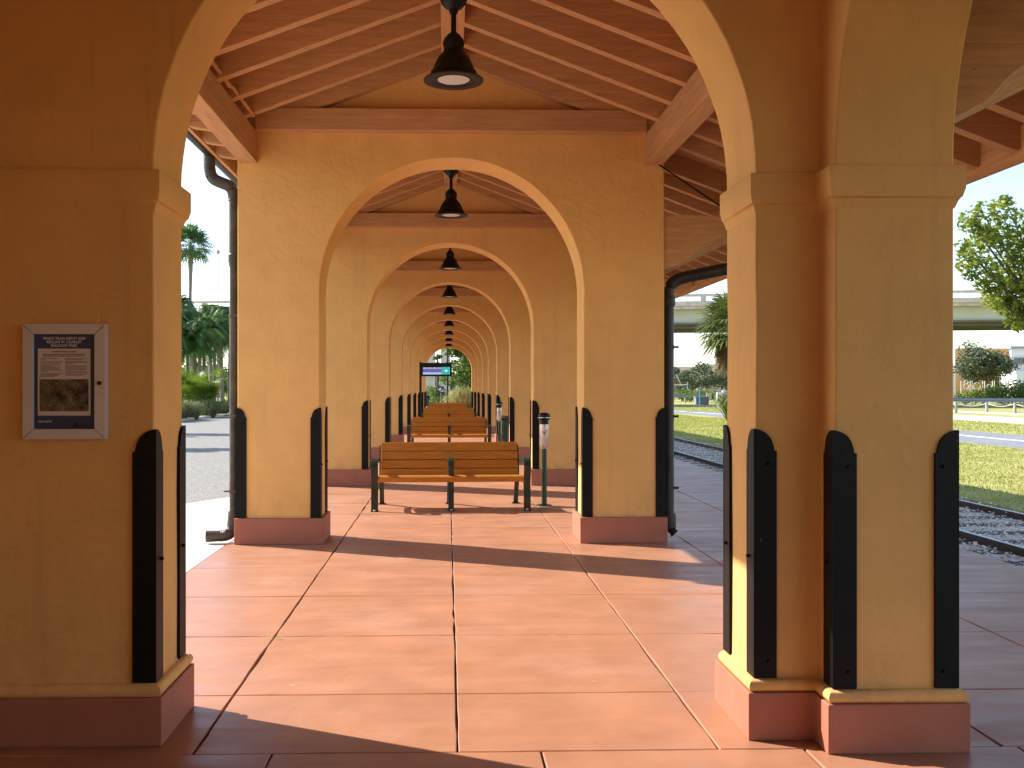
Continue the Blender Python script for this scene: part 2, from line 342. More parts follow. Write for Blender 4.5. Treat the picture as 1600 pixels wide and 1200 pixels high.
def dup(o, parent=None):
    c = o.copy(); C.objects.link(c); c.parent = parent
    for ch in list(o.children):
        dup(ch, c)
    return c
def W(u, z):            # where the ray of photo column u meets distance z, on the ground plan
    x = (u-700)*z/1500-.04; return x, z-.027*x
def Zat(v, z): return H-(v-606)*z/1500

# ------------------------------------------------------------------ setting: ground, floor, roads, track
rnd = random.Random(3)
g = MB(); g.add([(-900, -500, -.06), (4.77, -500, -.06), (4.77, 1500, -.06), (-900, 1500, -.06), (7.24, -500, -.06), (900, -500, -.06), (900, 1500, -.06), (7.24, 1500, -.06), (4.77, -500, -.45), (4.77, 1500, -.45), (7.24, -500, -.45), (7.24, 1500, -.45)], [(0, 1, 2, 3), (4, 5, 6, 7), (1, 8, 9, 2), (10, 4, 7, 11), (8, 10, 11, 9)]); struct(g.build('ground', M['grass']))

YW = 9.27; S = 5.47; T = .50; HW = 1.275; OW = 2.06; SPR = 2.444; NARCH = 9
Y1 = 4.09; T1 = .43
def slab_poly(b, x0, x1, y0, y1, z, seed):
    # one cast panel with slightly uneven arrises
    pts = []
    def edge(ax, ay, bx, by):
        L = math.hypot(bx-ax, by-ay); k = max(1, int(L/.16))
        nx, ny = (by-ay)/L, -(bx-ax)/L
        for i in range(k):
            t = i/k; x = ax+(bx-ax)*t; y = ay+(by-ay)*t
            o = (noise.noise(Vector((x*5.1, y*5.1, seed*.37)))*.007+noise.noise(Vector((x*19, y*19, seed)))*.0045) if 0 < i else 0
            pts.append((x+nx*o, y+ny*o))
    edge(x0, y0, x1, y0); edge(x1, y0, x1, y1); edge(x1, y1, x0, y1); edge(x0, y1, x0, y0)
    n = len(pts); base = len(b.v)
    cx, cy = (x0+x1)/2, (y0+y1)/2
    def inn(p, d): return (p[0]+(d if p[0] < cx else -d), p[1]+(d if p[1] < cy else -d))
    tilt = (rnd.uniform(-.0012, .0012), rnd.uniform(-.0008, .0008))
    def zz(p): return z+tilt[0]*(p[0]-cx)/.5+tilt[1]*(p[1]-cy)/.5
    for p in pts: q = inn(p, .004); b.v.append((q[0], q[1], zz(p)))
    for p in pts: b.v.append((p[0], p[1], zz(p)-.004))
    for p in pts: b.v.append((p[0], p[1], z-.022))
    b.face(list(range(base, base+n)))
    for i in range(n):
        j = (i+1) % n
        b.face([base+i, base+n+i, base+n+j, base+j]); b.face([base+n+i, base+2*n+i, base+2*n+j, base+n+j])
fl = MB()
XE = [-2.17, -1.085, 0.0, 1.085, 2.28, 3.30, 4.76]
YE = [4.71+1.112*i for i in range(-1, 52)]; YE[0] = 3.955
gx, gy = .0048, .0022
for i in range(len(YE)-1):
    for j in range(len(XE)-1):
        slab_poly(fl, XE[j]+gx, XE[j+1]-gx, YE[i]+gy, YE[i+1]-gy, 0, i*9+j)
XN = [-3.0, -1.86, -.76, .345, 1.44, 2.34, 3.34, 4.76]; YN = [3.955-1.11*i for i in range(10)][::-1]
for i in range(len(YN)-1):
    for j in range(len(XN)-1):
        slab_poly(fl, XN[j]+gx, XN[j+1]-gx, YN[i]+gy, YN[i+1]-gy, 0, 700+i*9+j)
fl.mi = 1
fl.box(-2.165, 4.755, 3.96, YE[-1], -.35, -.017); fl.box(-2.99, 4.755, YN[0], 3.955, -.35, -.0165)
struct(fl.build('platform_floor', [M['floor'], M['joint']]))

# left: pale concrete apron, asphalt lot with a kerb
b = MB()
b.prism([(-2.175, -6), (-2.175, 16.5), (-2.6, 14.2), (-3.09, 13.25), (-3.49, 12.5), (-6.5, 8.2), (-12, 2), (-12, -6)], 'z', -.2, -.006)
struct(b.build('concrete_apron', M['concrete'], bevel=.004))
b = MB(); b.box(-12.3, -2.2, -40, 75, -.3, -.03); b.box(-60, -12.29, -40, 25, -.3, -.031)
struct(b.build('parking_lot', M['asphalt']))
b = MB()
pk = [(-12.3, 25), (-12.25, 40), (-12.05, 50), (-11.6, 58), (-10, 66), (-6, 72)]
pk2 = [(-12.55, 25), (-12.5, 40), (-12.3, 50), (-11.85, 58.1), (-10.2, 66.2), (-6.1, 72.3)]
b.prism(pk+pk2[::-1], 'z', -.2, .10)
struct(b.build('kerb', M['concrete'], fix=True, bevel=.02))

# right: track
tr = MB(); tr.box(4.772, 7.238, -60, 300, -.4, -.13)
struct(tr.build('ballast_bed', M['ballast']))
st = MB(); rs = random.Random(8)
def pebble(b, x, y, z, r):
    a = rs.uniform(0, 6.28); ca, sa = math.cos(a), math.sin(a); e = [rs.uniform(.6, 1.2)*r for _ in range(6)]
    vs = [(e[0], 0, 0), (0, e[1], 0), (-e[2], 0, 0), (0, -e[3], 0), (0, 0, e[4]*.7), (0, 0, -e[5]*.5)]
    b.add([(x+p[0]*ca-p[1]*sa, y+p[0]*sa+p[1]*ca, z+p[2]) for p in vs],
          [(0, 1, 4), (1, 2, 4), (2, 3, 4), (3, 0, 4), (1, 0, 5), (2, 1, 5), (3, 2, 5), (0, 3, 5)])
for i in range(26000):
    y = 6+48*rs.random()**1.7; x = rs.uniform(4.80, 7.3)
    if abs(x-5.5) < .06 or abs(x-6.98) < .06: continue
    r = rs.uniform(.008, .022); st.mi = rs.choice([0, 0, 0, 1, 1, 2])
    hump = .055 if 4.8 < x < 6.9 else .08
    pebble(st, x, y, -.125+rs.uniform(0, hump)*(.6 if x < 6.9 else 1.0), r)
M['peb1'] = mat('pebble_grey', (.64, .56, .45), .9, .25, 9); M['peb2'] = mat('pebble_pale', (.84, .79, .70), .9, .08, 9); M['peb3'] = mat('pebble_brown', (.40, .28, .19), .9, .25, 9)
o = st.build('ballast_stones', [M['peb1'], M['peb2'], M['peb3']]); o['kind'] = 'stuff'; o['label'] = 'grey and brown ballast stones between the rails and platform edge'
rt = thing('railway_track', 'railway track of two dark steel rails on wooden ties beside the platform', 'railway track', (6.24, 20, -.16))
for cx in (5.5, 6.98):
    b = MB()
    b.prism([(cx-.065, -.158), (cx+.065, -.158), (cx+.012, -.13), (cx+.012, -.075), (cx+.034, -.065), (cx+.034, -.04), (cx-.034, -.04), (cx-.034, -.065), (cx-.012, -.075), (cx-.012, -.13)], 'y', -15, 135)
    b.mi = 1; b.box(cx-.026, cx+.026, -15, 135, -.0399, -.0375)
    b.build('rail', [M['rail'], M['railtop']], rt)
b = MB()
for i in range(120): y = -5+i*.62; b.box(5.0+rs.uniform(-.03, .03), 7.2+rs.uniform(-.1, .0), y, y+.22, -.3, -.124+rs.uniform(-.004, .004))
o = b.build('sleepers', M['tie'], rt, fix=True); o['kind'] = 'stuff'

# paths and road on the field
b = MB(); b.prism([(14.3, -60), (18.6, -60), (18.6, 40), (18.0, 55), (16.4, 72), (12.0, 95), (8.5, 95), (12.6, 72), (14.3, 55), (14.7, 40), (14.6, 20)], 'z', -.3, -.040)
struct(b.build('asphalt_path', M['path'], fix=True))
b = MB(); b.prism([(16.35, -60), (16.55, -60), (16.75, 40), (16.1, 55), (15.0, 66), (14.8, 66), (15.9, 55), (16.55, 40)], 'z', -.06, -.036)
struct(b.build('path_line', M['whitepaint'], fix=True))
b = MB(); b.prism([(24.8, -60), (29.3, -60), (29.3, 50), (28, 66), (24, 82), (21, 82), (24, 66), (24.8, 50)], 'z', -.3, -.041)
struct(b.build('road', M['concrete'], fix=True))
b = MB(); b.prism([(32.7, -60), (33.5, -60), (33.3, 70), (30, 90), (29.3, 90), (32.6, 70)], 'z', -.3, -.0)
struct(b.build('footpath', M['concrete'], fix=True))

# lawn blades (uncountable)
gb = MB(); rg = random.Random(11)
def blade(b, x, y, h, wd, z0=-.06):
    a = rg.uniform(0, 6.28); dx, dy = math.cos(a)*wd, math.sin(a)*wd; l1, l2 = rg.uniform(-.5, .5)*h, rg.uniform(-.5, .5)*h
    k = len(b.v); b.v += [(x-dx, y-dy, z0), (x+dx, y+dy, z0), (x+l1, y+l2, z0+h)]; b.face([k, k+1, k+2])
for i in range(75000):
    t = rg.random(); y = 10+58*t**1.5; x = rg.uniform(7.2, 14.6 if y < 50 else 13.4)
    if x < 7.45 and rg.random() < .6: continue
    blade(gb, x, y, rg.uniform(.015, .05), .005+.0004*y)
for i in range(16000):
    y = rg.uniform(14, 80); x = rg.uniform(18.7, 24.6) if y < 60 else rg.uniform(15, 22); blade(gb, x, y, rg.uniform(.04, .09), .02)
o = gb.build('lawn_grass', M['blade']); o['kind'] = 'stuff'; o['label'] = 'short sunlit yellow green lawn between the track and the path'

# ------------------------------------------------------------------ corner guards
def guard(parent, cx, cy, sx, sy, z0, z1, name='corner_guard', bolts=True):
    b = MB(); t = .014; L = .086; sh = .095
    def outline(a0):
        p = [(a0, z0), (L, z0), (L, z1-sh), (L-.010, z1-sh), (L-.012, z1-sh+.012)]
        for i in range(1, 9):
            q = i/8*math.pi/2; p.append((a0+(L-.014-a0)*math.cos(q), z1-sh+.012+(sh-.012)*math.sin(q)))
        return p
    # leg lying on the face that runs along x, then leg on the face along y
    b.prism([(cx+sx*a, z) for a, z in outline(-t)], 'y', cy-sy*.001, cy-sy*t)
    b.prism([(cy+sy*a, z) for a, z in outline(0)], 'x', cx-sx*.001, cx-sx*t)
    if bolts:
        for zb in (z0+.07, z1-.15):
            b.tube([(cx+sx*.052, cy-sy*t, zb), (cx+sx*.052, cy-sy*(t+.012), zb)], [.0085, .007], 6)
        zb = (z0+z1)/2-.02
        b.tube([(cx-sx*t, cy+sy*.045, zb), (cx-sx*(t+.014), cy+sy*.045, zb)], [.0085, .007], 6)
    return b.build(name, M['black'], parent, fix=True)

def roofz(x): return 4.64-.375*abs(x)

# ------------------------------------------------------------------ depot building (the near arch, its side wall, unseen walls put behind the camera)
dep = thing('depot_building', 'near end of the ochre stucco depot with the big moulded arch framing the view', 'building', (0, Y1, 0))
def arch_outline(hw, spr, outl, outr, top, seed, amp=.0035, seg=56):
    """wall with an arched opening, as a closed outline in x-z"""
    def jit(z, s): return amp*noise.noise(Vector((z*3.1, seed*7.3+s, 1.7)))+amp*.7*noise.noise(Vector((z*11, seed*3.3+s, 4.1)))
    p = [(outl, 0)]
    p += top
    p += [(outr, 0), (hw+jit(0, 1), 0)]
    z = .2
    while z < spr-.08: p.append((hw+jit(z, 1), z)); z += .2
    for i in range(seg+1):
        a = math.pi*i/seg; r = hw+jit(a*hw, 2 if 0 < i < seg else 1); p.append((r*math.cos(a), spr+r*math.sin(a)))
    z = spr-.2
    while z > .08: p.append((-hw-jit(z, 3), z)); z -= .2
    p.append((-hw-jit(0, 3), 0))
    return p
HW1 = 1.282; SPR1 = 2.43
out = arch_outline(HW1, SPR1, -2.62, 1.70, [(-2.62, 5.4), (1.70, 5.4)], 1)
b = MB(); b.prism(out, 'y', Y1, Y1+T1)
b.build('arch_wall', M['stucco'], dep, smooth=30, bevel=.010, fix=True)
# side wall on the platform side: longitudinal arches springing from the pier
R2 = 1.35
p = [(Y1+T1+.003, 0), (Y1+T1+.003, 5.4), (-6.2, 5.4), (-6.2, 0)]
yc = 3.93-R2
for (c) in (yc-2*R2-.75, yc):
    p.append((c-R2, 0)); p.append((c-R2, SPR1))
    for i in range(1, 40):
        a = math.pi*(1-i/40); p.append((c+R2*math.cos(a), SPR1+R2*math.sin(a)))
    p.append((c+R2, SPR1)); p.append((c+R2, 0))
b = MB(); b.prism(p, 'x', 1.56, OW)
b.build('side_wall', M['stucco'], dep, smooth=30, bevel=.010, fix=True)
pl_ = [q for q in p[:4]]+[q for q in p[4:] if q[0] < yc-R2-.3]
b = MB(); b.prism([(y_, z_) if y_ < 4.3 else (Y1-.003, z_) for y_, z_ in pl_], 'x', -2.62, -2.12)
b.build('side_wall', M['stucco'], dep, smooth=30, bevel=.010, fix=True)  # unseen left wall; only the rear arch kept, to limit entering sun
b = MB(); b.box(-2.8, 2.2, -6.5, -6.203, 0, 5.4); b.box(-2.8, 2.06, -30, -6.505, 0, 5.4); b.build('unseen_rear_wall', M['stucco'], dep)  # unseen; added for warm bounce and to block sky behind the camera
b = MB(); b.box(-2.9, 2.5, -6.3, Y1+T1-.05, 5.403, 5.6); b.build('ceiling_boards', M['deck'], dep)
# mouldings
IMP = [(0, 2.245), (.004, 2.252), (.012, 2.275), (.020, 2.288), (.024, 2.290), (.031, 2.318), (.033, 2.324), (.033, 2.412), (.030, 2.416), (0, 2.417)]
TOR = [(0, .199), (.022, .2), (.033, .206), (.040, .219), (.041, .232), (.034, .246), (.022, .254), (.006, .257), (0, .266)]
rightpath = [(HW1, Y1+T1), (HW1, Y1), (1.56, Y1), (1.56, 3.93), (OW, 3.93), (OW, Y1+T1+.003), (HW1, Y1+T1+.003)]
def sweep_obj(name, path, prof, m, parent, closed=False, sm=40):
    b = MB(); b.sweep(path, prof, closed); return b.build(name, m, parent, smooth=sm, fix=True)
def orient(path):   # outside on the left of travel
    return path
def sw(name, path, prof, m):
    b = MB(); b.sweep(path, [(-o_, z) for o_, z in prof]); return b.build(name, m, dep, smooth=40, fix=False)
def plinth_poly(path, d, name):
    b = MB(); n = len(path); P = [Vector(q) for q in path]; pts = []
    for i in range(n):
        def nr(a, c): q = (c-a).normalized(); return Vector((q.y, -q.x))
        n1 = nr(P[i-1], P[i]); n2 = nr(P[i], P[(i+1) % n]); m_ = (n1+n2).normalized(); q = P[i]+m_/max(.3, m_.dot(n1))*d
        pts.append((q.x, q.y))
    b.prism(pts, 'z', 0, .2035); return b.build(name, M['plinth'], dep, bevel=.006, fix=True)
# paths run with the solid on their left (outside to the right)
lsol = [(-2.11, Y1), (-HW1, Y1), (-HW1, Y1+T1), (-2.61, Y1+T1)]
rsol = [(HW1, Y1+T1), (HW1, Y1), (1.56, Y1), (1.56, 3.93), (OW, 3.93), (OW, Y1+T1+.003)]
sw('impost', lsol, IMP, M['stucco']); sw('impost', rsol, IMP, M['stucco'])
sw('base_moulding', lsol, TOR, M['stucco']); sw('base_moulding', rsol, TOR, M['stucco'])
plinth_poly([(-2.3, Y1)]+lsol[1:-1]+[(-2.3, Y1+T1)], .046, 'plinth'); plinth_poly(rsol, .046, 'plinth')
for (cx, cy, sx, sy) in ((-HW1, Y1, -1, 1), (-HW1, Y1+T1, -1, -1), (HW1, Y1, 1, 1), (HW1, Y1+T1, 1, -1), (1.56, 3.93, 1, 1), (OW, 3.93, -1, 1), (OW, Y1+T1+.003, -1, -1)):
    guard(dep, cx, cy, sx, sy, .258, 1.325)

# ------------------------------------------------------------------ the arcade
arc = thing('arcade', 'long ochre stucco arcade of receding arches under a salmon timber roof', 'arcade', (0, YW, 0))
wob = random.Random(5)
def arch_wall(y, seed, hi):
    o_ = arch_outline(HW, SPR, -OW, OW, [(-OW, roofz(OW)+.20), (0, 4.84), (OW, roofz(OW)+.20)], seed, seg=56 if hi else 40)
    b = MB(); b.prism(o_, 'y', y, y+T)
    a = b.build('arch_wall', M['stucco'], arc, smooth=30, bevel=.010 if hi else 0, fix=True, loc=(0, y, 0))
    for s in (-1, 1):
        b = MB(); x0, x1 = sorted((s*(HW-.04), s*(OW+.025))); b.box(x0, x1, y-.04, y+T+.04, 0, .25)
        b.build('plinth', M['plinth'], a, bevel=.008 if hi else 0)
        for (cx, sx) in ((s*HW, s), (s*OW, -s)):
            guard(a, cx, y, sx, 1, .252, 1.31, bolts=hi); guard(a, cx, y+T, sx, -1, .252, 1.31, bolts=hi)
    b = MB(); b.box(-1.87, 1.87, y-.12, y+.03, 3.95, 4.16); b.build('tie_beam', M['timber'], a, bevel=.006 if hi else 0)
    return a
for k in range(NARCH): arch_wall(YW+S*k, 2+k, k < 3)

ydeck0, ydeck1 = Y1+T1-.2, YW+S*(NARCH-1)+T+.5
def bay(k):      # clear run of bay k (0 = between the depot and the second arch)
    return (Y1+T1 if k == 0 else YW+S*(k-1)+T), YW+S*k
for k in range(NARCH):
    a0, a1 = bay(k)
    for s in (-1, 1):
        x0, x1 = sorted((s*1.87, s*2.04)); b = MB(); b.box(x0, x1, a0-.02, a1+.02, 3.66, 3.953); b.build('beam', M['timber_y'], arc, bevel=.006 if k < 2 else 0)
b = MB(); b.box(-.1, .1, Y1+T1, ydeck1, 4.602, 4.86); b.build('ridge_beam', M['timber_y'], arc)
def rafter(b, y, s):
    xe = 2.25 if s < 0 else 3.97; t = .045; d = .205
    e = [(.1, roofz(.1)), (2.035, roofz(2.035)), (2.043, 3.68), (2.19, 3.70), (2.225, 3.712), (2.243, 3.73), (xe, 3.76)] if s < 0 else \
        [(.1, roofz(.1)), (xe-.07, roofz(xe-.07)), (xe-.02, roofz(xe)+.012), (xe, roofz(xe)+.03)]
    e += [(xe, roofz(xe)+d), (.1, roofz(.1)+d)]
    b.prism([(s*x, z) for x, z in e], 'y', y-t, y+t)
rest = MB(); nr_ = 0
for k in range(NARCH):
    a0, a1 = bay(k)
    for i in range(10):
        y = a1-.055-.51*i
        if y < a0+.06: continue
        for s in (-1, 1):
            if nr_ < 100: b = MB(); rafter(b, y, s); b.build('rafter', M['timber'], arc, fix=True); nr_ += 1
            else: rafter(rest, y, s)
# tails continue over each wall on the eaves
tails = MB()
for k in range(NARCH):
    y = YW+S*k+.25
o = rest.build('rafters_beyond', M['timber'], arc, fix=True); o['kind'] = 'stuff'
def slope(name, x0, x1, lift, th, m, y0=ydeck0, y1=ydeck1):
    b = MB(); pts = [(x0, roofz(x0)+lift), (x1, roofz(x1)+lift), (x1, roofz(x1)+lift+th), (x0, roofz(x0)+lift+th)]
    b.prism(pts, 'y', y0, y1); return b.build(name, m, arc, fix=True)
slope('roof_deck', -2.36, 0, .2053, .03, M['deck']); slope('roof_deck', 0, 4.10, .2053, .03, M['deck'], y0=-30)  # right slope run back unseen, to keep sky light off the outriggers
M['tile'] = mat('clay_tile', (.42, .17, .09), .8, .25, 6, bump=.03, bscale=5)
slope('roof_tiles', -2.40, 0, .2363, .05, M['tile']); slope('roof_tiles', 0, 4.14, .2363, .05, M['tile'], y0=-30)
b = MB(); b.box(-2.285, -2.2505, Y1+T1, ydeck1, 3.725, 4.00); b.build('fascia', M['timber_y'], arc)
b = MB(); b.box(3.9705, 4.01, -30, ydeck1, 3.085, 3.345); b.build('fascia', M['timber_y'], arc)
# half round gutter on the left eave
gp = [(-2.353+.064*math.cos(a), 3.80+.064*math.sin(a)) for a in [math.pi+i*math.pi/10 for i in range(11)]]
gi = [(-2.353+.058*math.cos(a), 3.80+.058*math.sin(a)) for a in [math.pi+i*math.pi/10 for i in range(11)]]
b = MB(); b.prism(gp+gi[::-1], 'y', Y1+T1, ydeck1); b.build('gutter', M['pipe'], arc, smooth=40, fix=True)
# outriggers carrying the platform eave
def outrigger(y):
    b = MB(); b.prism([(2.05, 2.992), (3.66, 2.992), (3.74, 3.06), (3.74, 3.18), (2.05, 3.18)], 'y', y, y+.16)
    og = [(2.05, 2.655), (2.14, 2.672), (2.21, 2.70), (2.28, 2.738), (2.33, 2.782), (2.38, 2.838), (2.43, 2.885), (2.49, 2.925), (2.57, 2.958), (2.68, 2.978), (2.75, 2.990), (2.86, 2.991)]
    k = len(b.v); n = len(og)
    for x, z in og: b.v.append((x, y+.004, z)); b.v.append((x, y+.004, 2.9915)); b.v.append((x, y+.30, min(2.9905, 2.600+.49*(x-2.05)))); b.v.append((x, y+.30, 2.9915))
    for i in range(n-1):
        a = k+4*i; c_ = a+4
        b.face([a, c_, c_+1, a+1]); b.face([a, a+2, c_+2, c_]); b.face([a+2, a+3, c_+3, c_+2]); b.face([a+1, c_+1, c_+3, a+3])
    b.face([k, k+1, k+3, k+2]); b.face([k+4*n-4, k+4*n-2, k+4*n-1, k+4*n-3])
    return b.build('outrigger', M['timber'], arc, fix=True)
outrigger(Y1+.01)
for k in range(NARCH): outrigger(YW+S*k+.02)
for k in range(3):
    b = MB(); y = YW+S*k-.02; b.tube([(2.0, y, 3.665), (2.74, y, 3.17)], .008, 8); b.build('tie_rod', M['black'], arc, smooth=40)
# conduit along the top of the left beam
b = MB(); b.tube([(-1.84, 4.6, 3.99), (-1.84, 7.9, 3.99)], .016, 8); b.tube([(-1.84, 7.86, 3.99), (-1.84, 7.96, 3.99)], .021, 8)
b.tube([(-1.84, 7.9, 3.99), (-1.82, 8.0, 3.985), (-1.80, 8.62, 3.965), (-1.79, 8.70, 3.95)], .016, 8)
b.build('conduit', M['timber_y'], arc, smooth=40)
# downspouts
def ribs(pts, r, amp=.004):
    out, rr = [], []
    P = [Vector(p) for p in pts]
    for i in range(len(P)-1):
        L = (P[i+1]-P[i]).length; n = max(2, int(L/.018))
        for j in range(n): out.append(P[i].lerp(P[i+1], j/n)); rr.append(r+amp*math.sin(len(out)*math.pi))
    rr = [r+(amp if i % 2 else -amp) for i in range(len(out))]
    return out, rr
def bez(p0, p1, p2, p3, n=14):
    return [tuple(Vector(p0)*(1-t)**3+Vector(p1)*3*t*(1-t)**2+Vector(p2)*3*t*t*(1-t)+Vector(p3)*t**3) for t in [i/n for i in range(n+1)]]
yp = YW+.10; px = -2.115
ds = MB()
pts = [(-2.353, yp, 3.76)]+bez((-2.353, yp, 3.72), (-2.355, yp, 3.52), (-2.31, yp, 3.52), (-2.24, yp, 3.49))+bez((-2.24, yp, 3.49), (-2.15, yp, 3.455), (px, yp, 3.46), (px, yp, 3.30))[1:]
a_, r_ = ribs(pts, .057, .0016); ds.tube(a_, r_, 16)
ds.tube([(px, yp, 3.32), (px, yp, 2.78)], .048, 18)
ds.tube([(px, yp, 2.80), (px, yp, 2.79), (px, yp, 2.72), (px, yp, 2.70), (px, yp, 2.68)], [.050, .056, .056, .05, .052], 18)
ds.tube([(px, yp, 2.72), (px, yp, .28)], .043, 18)
ds.tube([(px, yp, .30), (px-.012, yp, .16)], .055, 18)
a_, r_ = ribs(bez((px-.012, yp, .18), (px-.012, yp, .08), (px-.05, yp-.01, .068), (px-.14, yp-.02, .066)), .055, .0016); ds.tube(a_, r_, 16)
ds.tube([(px-.13, yp-.02, .067), (px-.26, yp-.035, .066)], [.052, .056], 18, cap=False)
d1 = ds.build('downspout', M['pipeL'], arc, smooth=25)
for zz in (.50, 1.23, 2.2):
    b = MB(); b.tube([(px, yp, zz-.018), (px, yp, zz+.018)], .050, 18); b.tube([(px-.045, yp-.03, zz), (px-.09, yp-.03, zz)], .008, 6); b.box(px, -2.06, yp-.05, yp-.03, zz-.012, zz+.012)
    b.build('bracket', M['pipeL'], d1, smooth=40)
px2 = 2.125; yp2 = YW+.12
ds = MB()
ds.tube([(3.98, yp2, 3.10), (3.9, yp2, 2.92)]+bez((3.8, yp2, 2.86), (3.2, yp2, 2.76), (2.6, yp2, 2.66), (2.35, yp2, 2.60), 6)+bez((2.3, yp2, 2.59), (2.18, yp2, 2.56), (px2, yp2, 2.52), (px2, yp2, 2.38), 8), .060, 18)
ds.tube([(px2, yp2, 2.40), (px2, yp2, 2.385), (px2, yp2, 2.32), (px2, yp2, 2.30)], [.066, .070, .070, .062], 18)
ds.tube([(px2, yp2, 2.34), (px2, yp2, .16)], .056, 18)
ds.tube([(px2, yp2, .26), (px2+.01, yp2-.01, .12), (px2+.06, yp2-.02, .07)], [.075, .07, .05], 14)
d2 = ds.build('downspout', M['pipe'], arc, smooth=30)
for zz in (.52, 1.22, 1.9):
    b = MB(); b.tube([(px2, yp2, zz-.018), (px2, yp2, zz+.018)], .061, 18); b.tube([(px2+.05, yp2-.03, zz), (px2+.095, yp2-.03, zz)], [.01, .014], 6)
    b.build('bracket', M['pipe'], d2, smooth=40)

# ------------------------------------------------------------------ pendant lamps
def lamp(y):
    t = thing('pendant_lamp', 'black bell pendant lamp hanging nearest, before the second arch', 'lamp', (0, y, 3.69), 'pendant lamps down the arcade ridge')
    b = MB(); b.lathe([(.012, 4.17), (.03, 4.175), (.034, 4.20), (.06, 4.215), (.088, 4.245), (.10, 4.28), (.102, 4.31), (.02, 4.33)], 0, y); b.build('canopy', M['lampblack'], t, smooth=50)
    b = MB(); b.tube([(0, y, 3.97), (0, y, 4.62)], .019, 14); b.build('stem', M['lampblack'], t, smooth=50)
    b = MB(); b.lathe([(.205, 3.700), (.178, 3.712), (.168, 3.735), (.165, 3.752), (.150, 3.770), (.138, 3.80), (.118, 3.845), (.092, 3.880), (.076, 3.895), (.070, 3.925), (.076, 3.95), (.078, 3.962), (.068, 3.99), (.045, 4.02), (.022, 4.038), (.012, 4.04)], 0, y, 40); b.build('lamp_shade', M['lampblack'], t, smooth=35)
    b = MB(); b.lathe([(.150, 3.712), (.150, 3.695), (.200, 3.688), (.214, 3.692), (.214, 3.699), (.19, 3.7065)], 0, y, 40); b.build('rim', M['lampblack'], t, smooth=35)
    b = MB(); b.lathe([(.001, 3.700), (.108, 3.699), (.118, 3.7005), (.118, 3.71)], 0, y, 32); b.build('lens', M['lens'], t, smooth=35)
    b = MB(); b.lathe([(.119, 3.7105), (.119, 3.6955), (.134, 3.694), (.151, 3.699), (.151, 3.7105)], 0, y, 40); b.build('inner_ring', M['lampblack'], t, smooth=35)
    return t
l0 = lamp(6.86)
words = ['second', 'third', 'fourth', 'fifth', 'sixth', 'seventh', 'eighth', 'ninth', 'tenth']
lo = ['', 'second bell lamp from the front, its pale lens showing above the first row arch', 'third bell lamp from the front, framed by the second receding arch',
      'fourth bell lamp from the front, a small black cone on a tie beam', 'fifth bell lamp from the front in the ridge line of black cones',
      'sixth bell lamp from the front in the ridge line of black cones', 'seventh bell lamp from the front, high above the hanging screen',
      'eighth bell lamp from the front, second smallest of the row', 'farthest and smallest black bell lamp, just above the far opening']
for k in range(1, 9):
    c = dup(l0); c.location = (0, 12.24+S*(k-1), 3.69); c['label'] = lo[k]

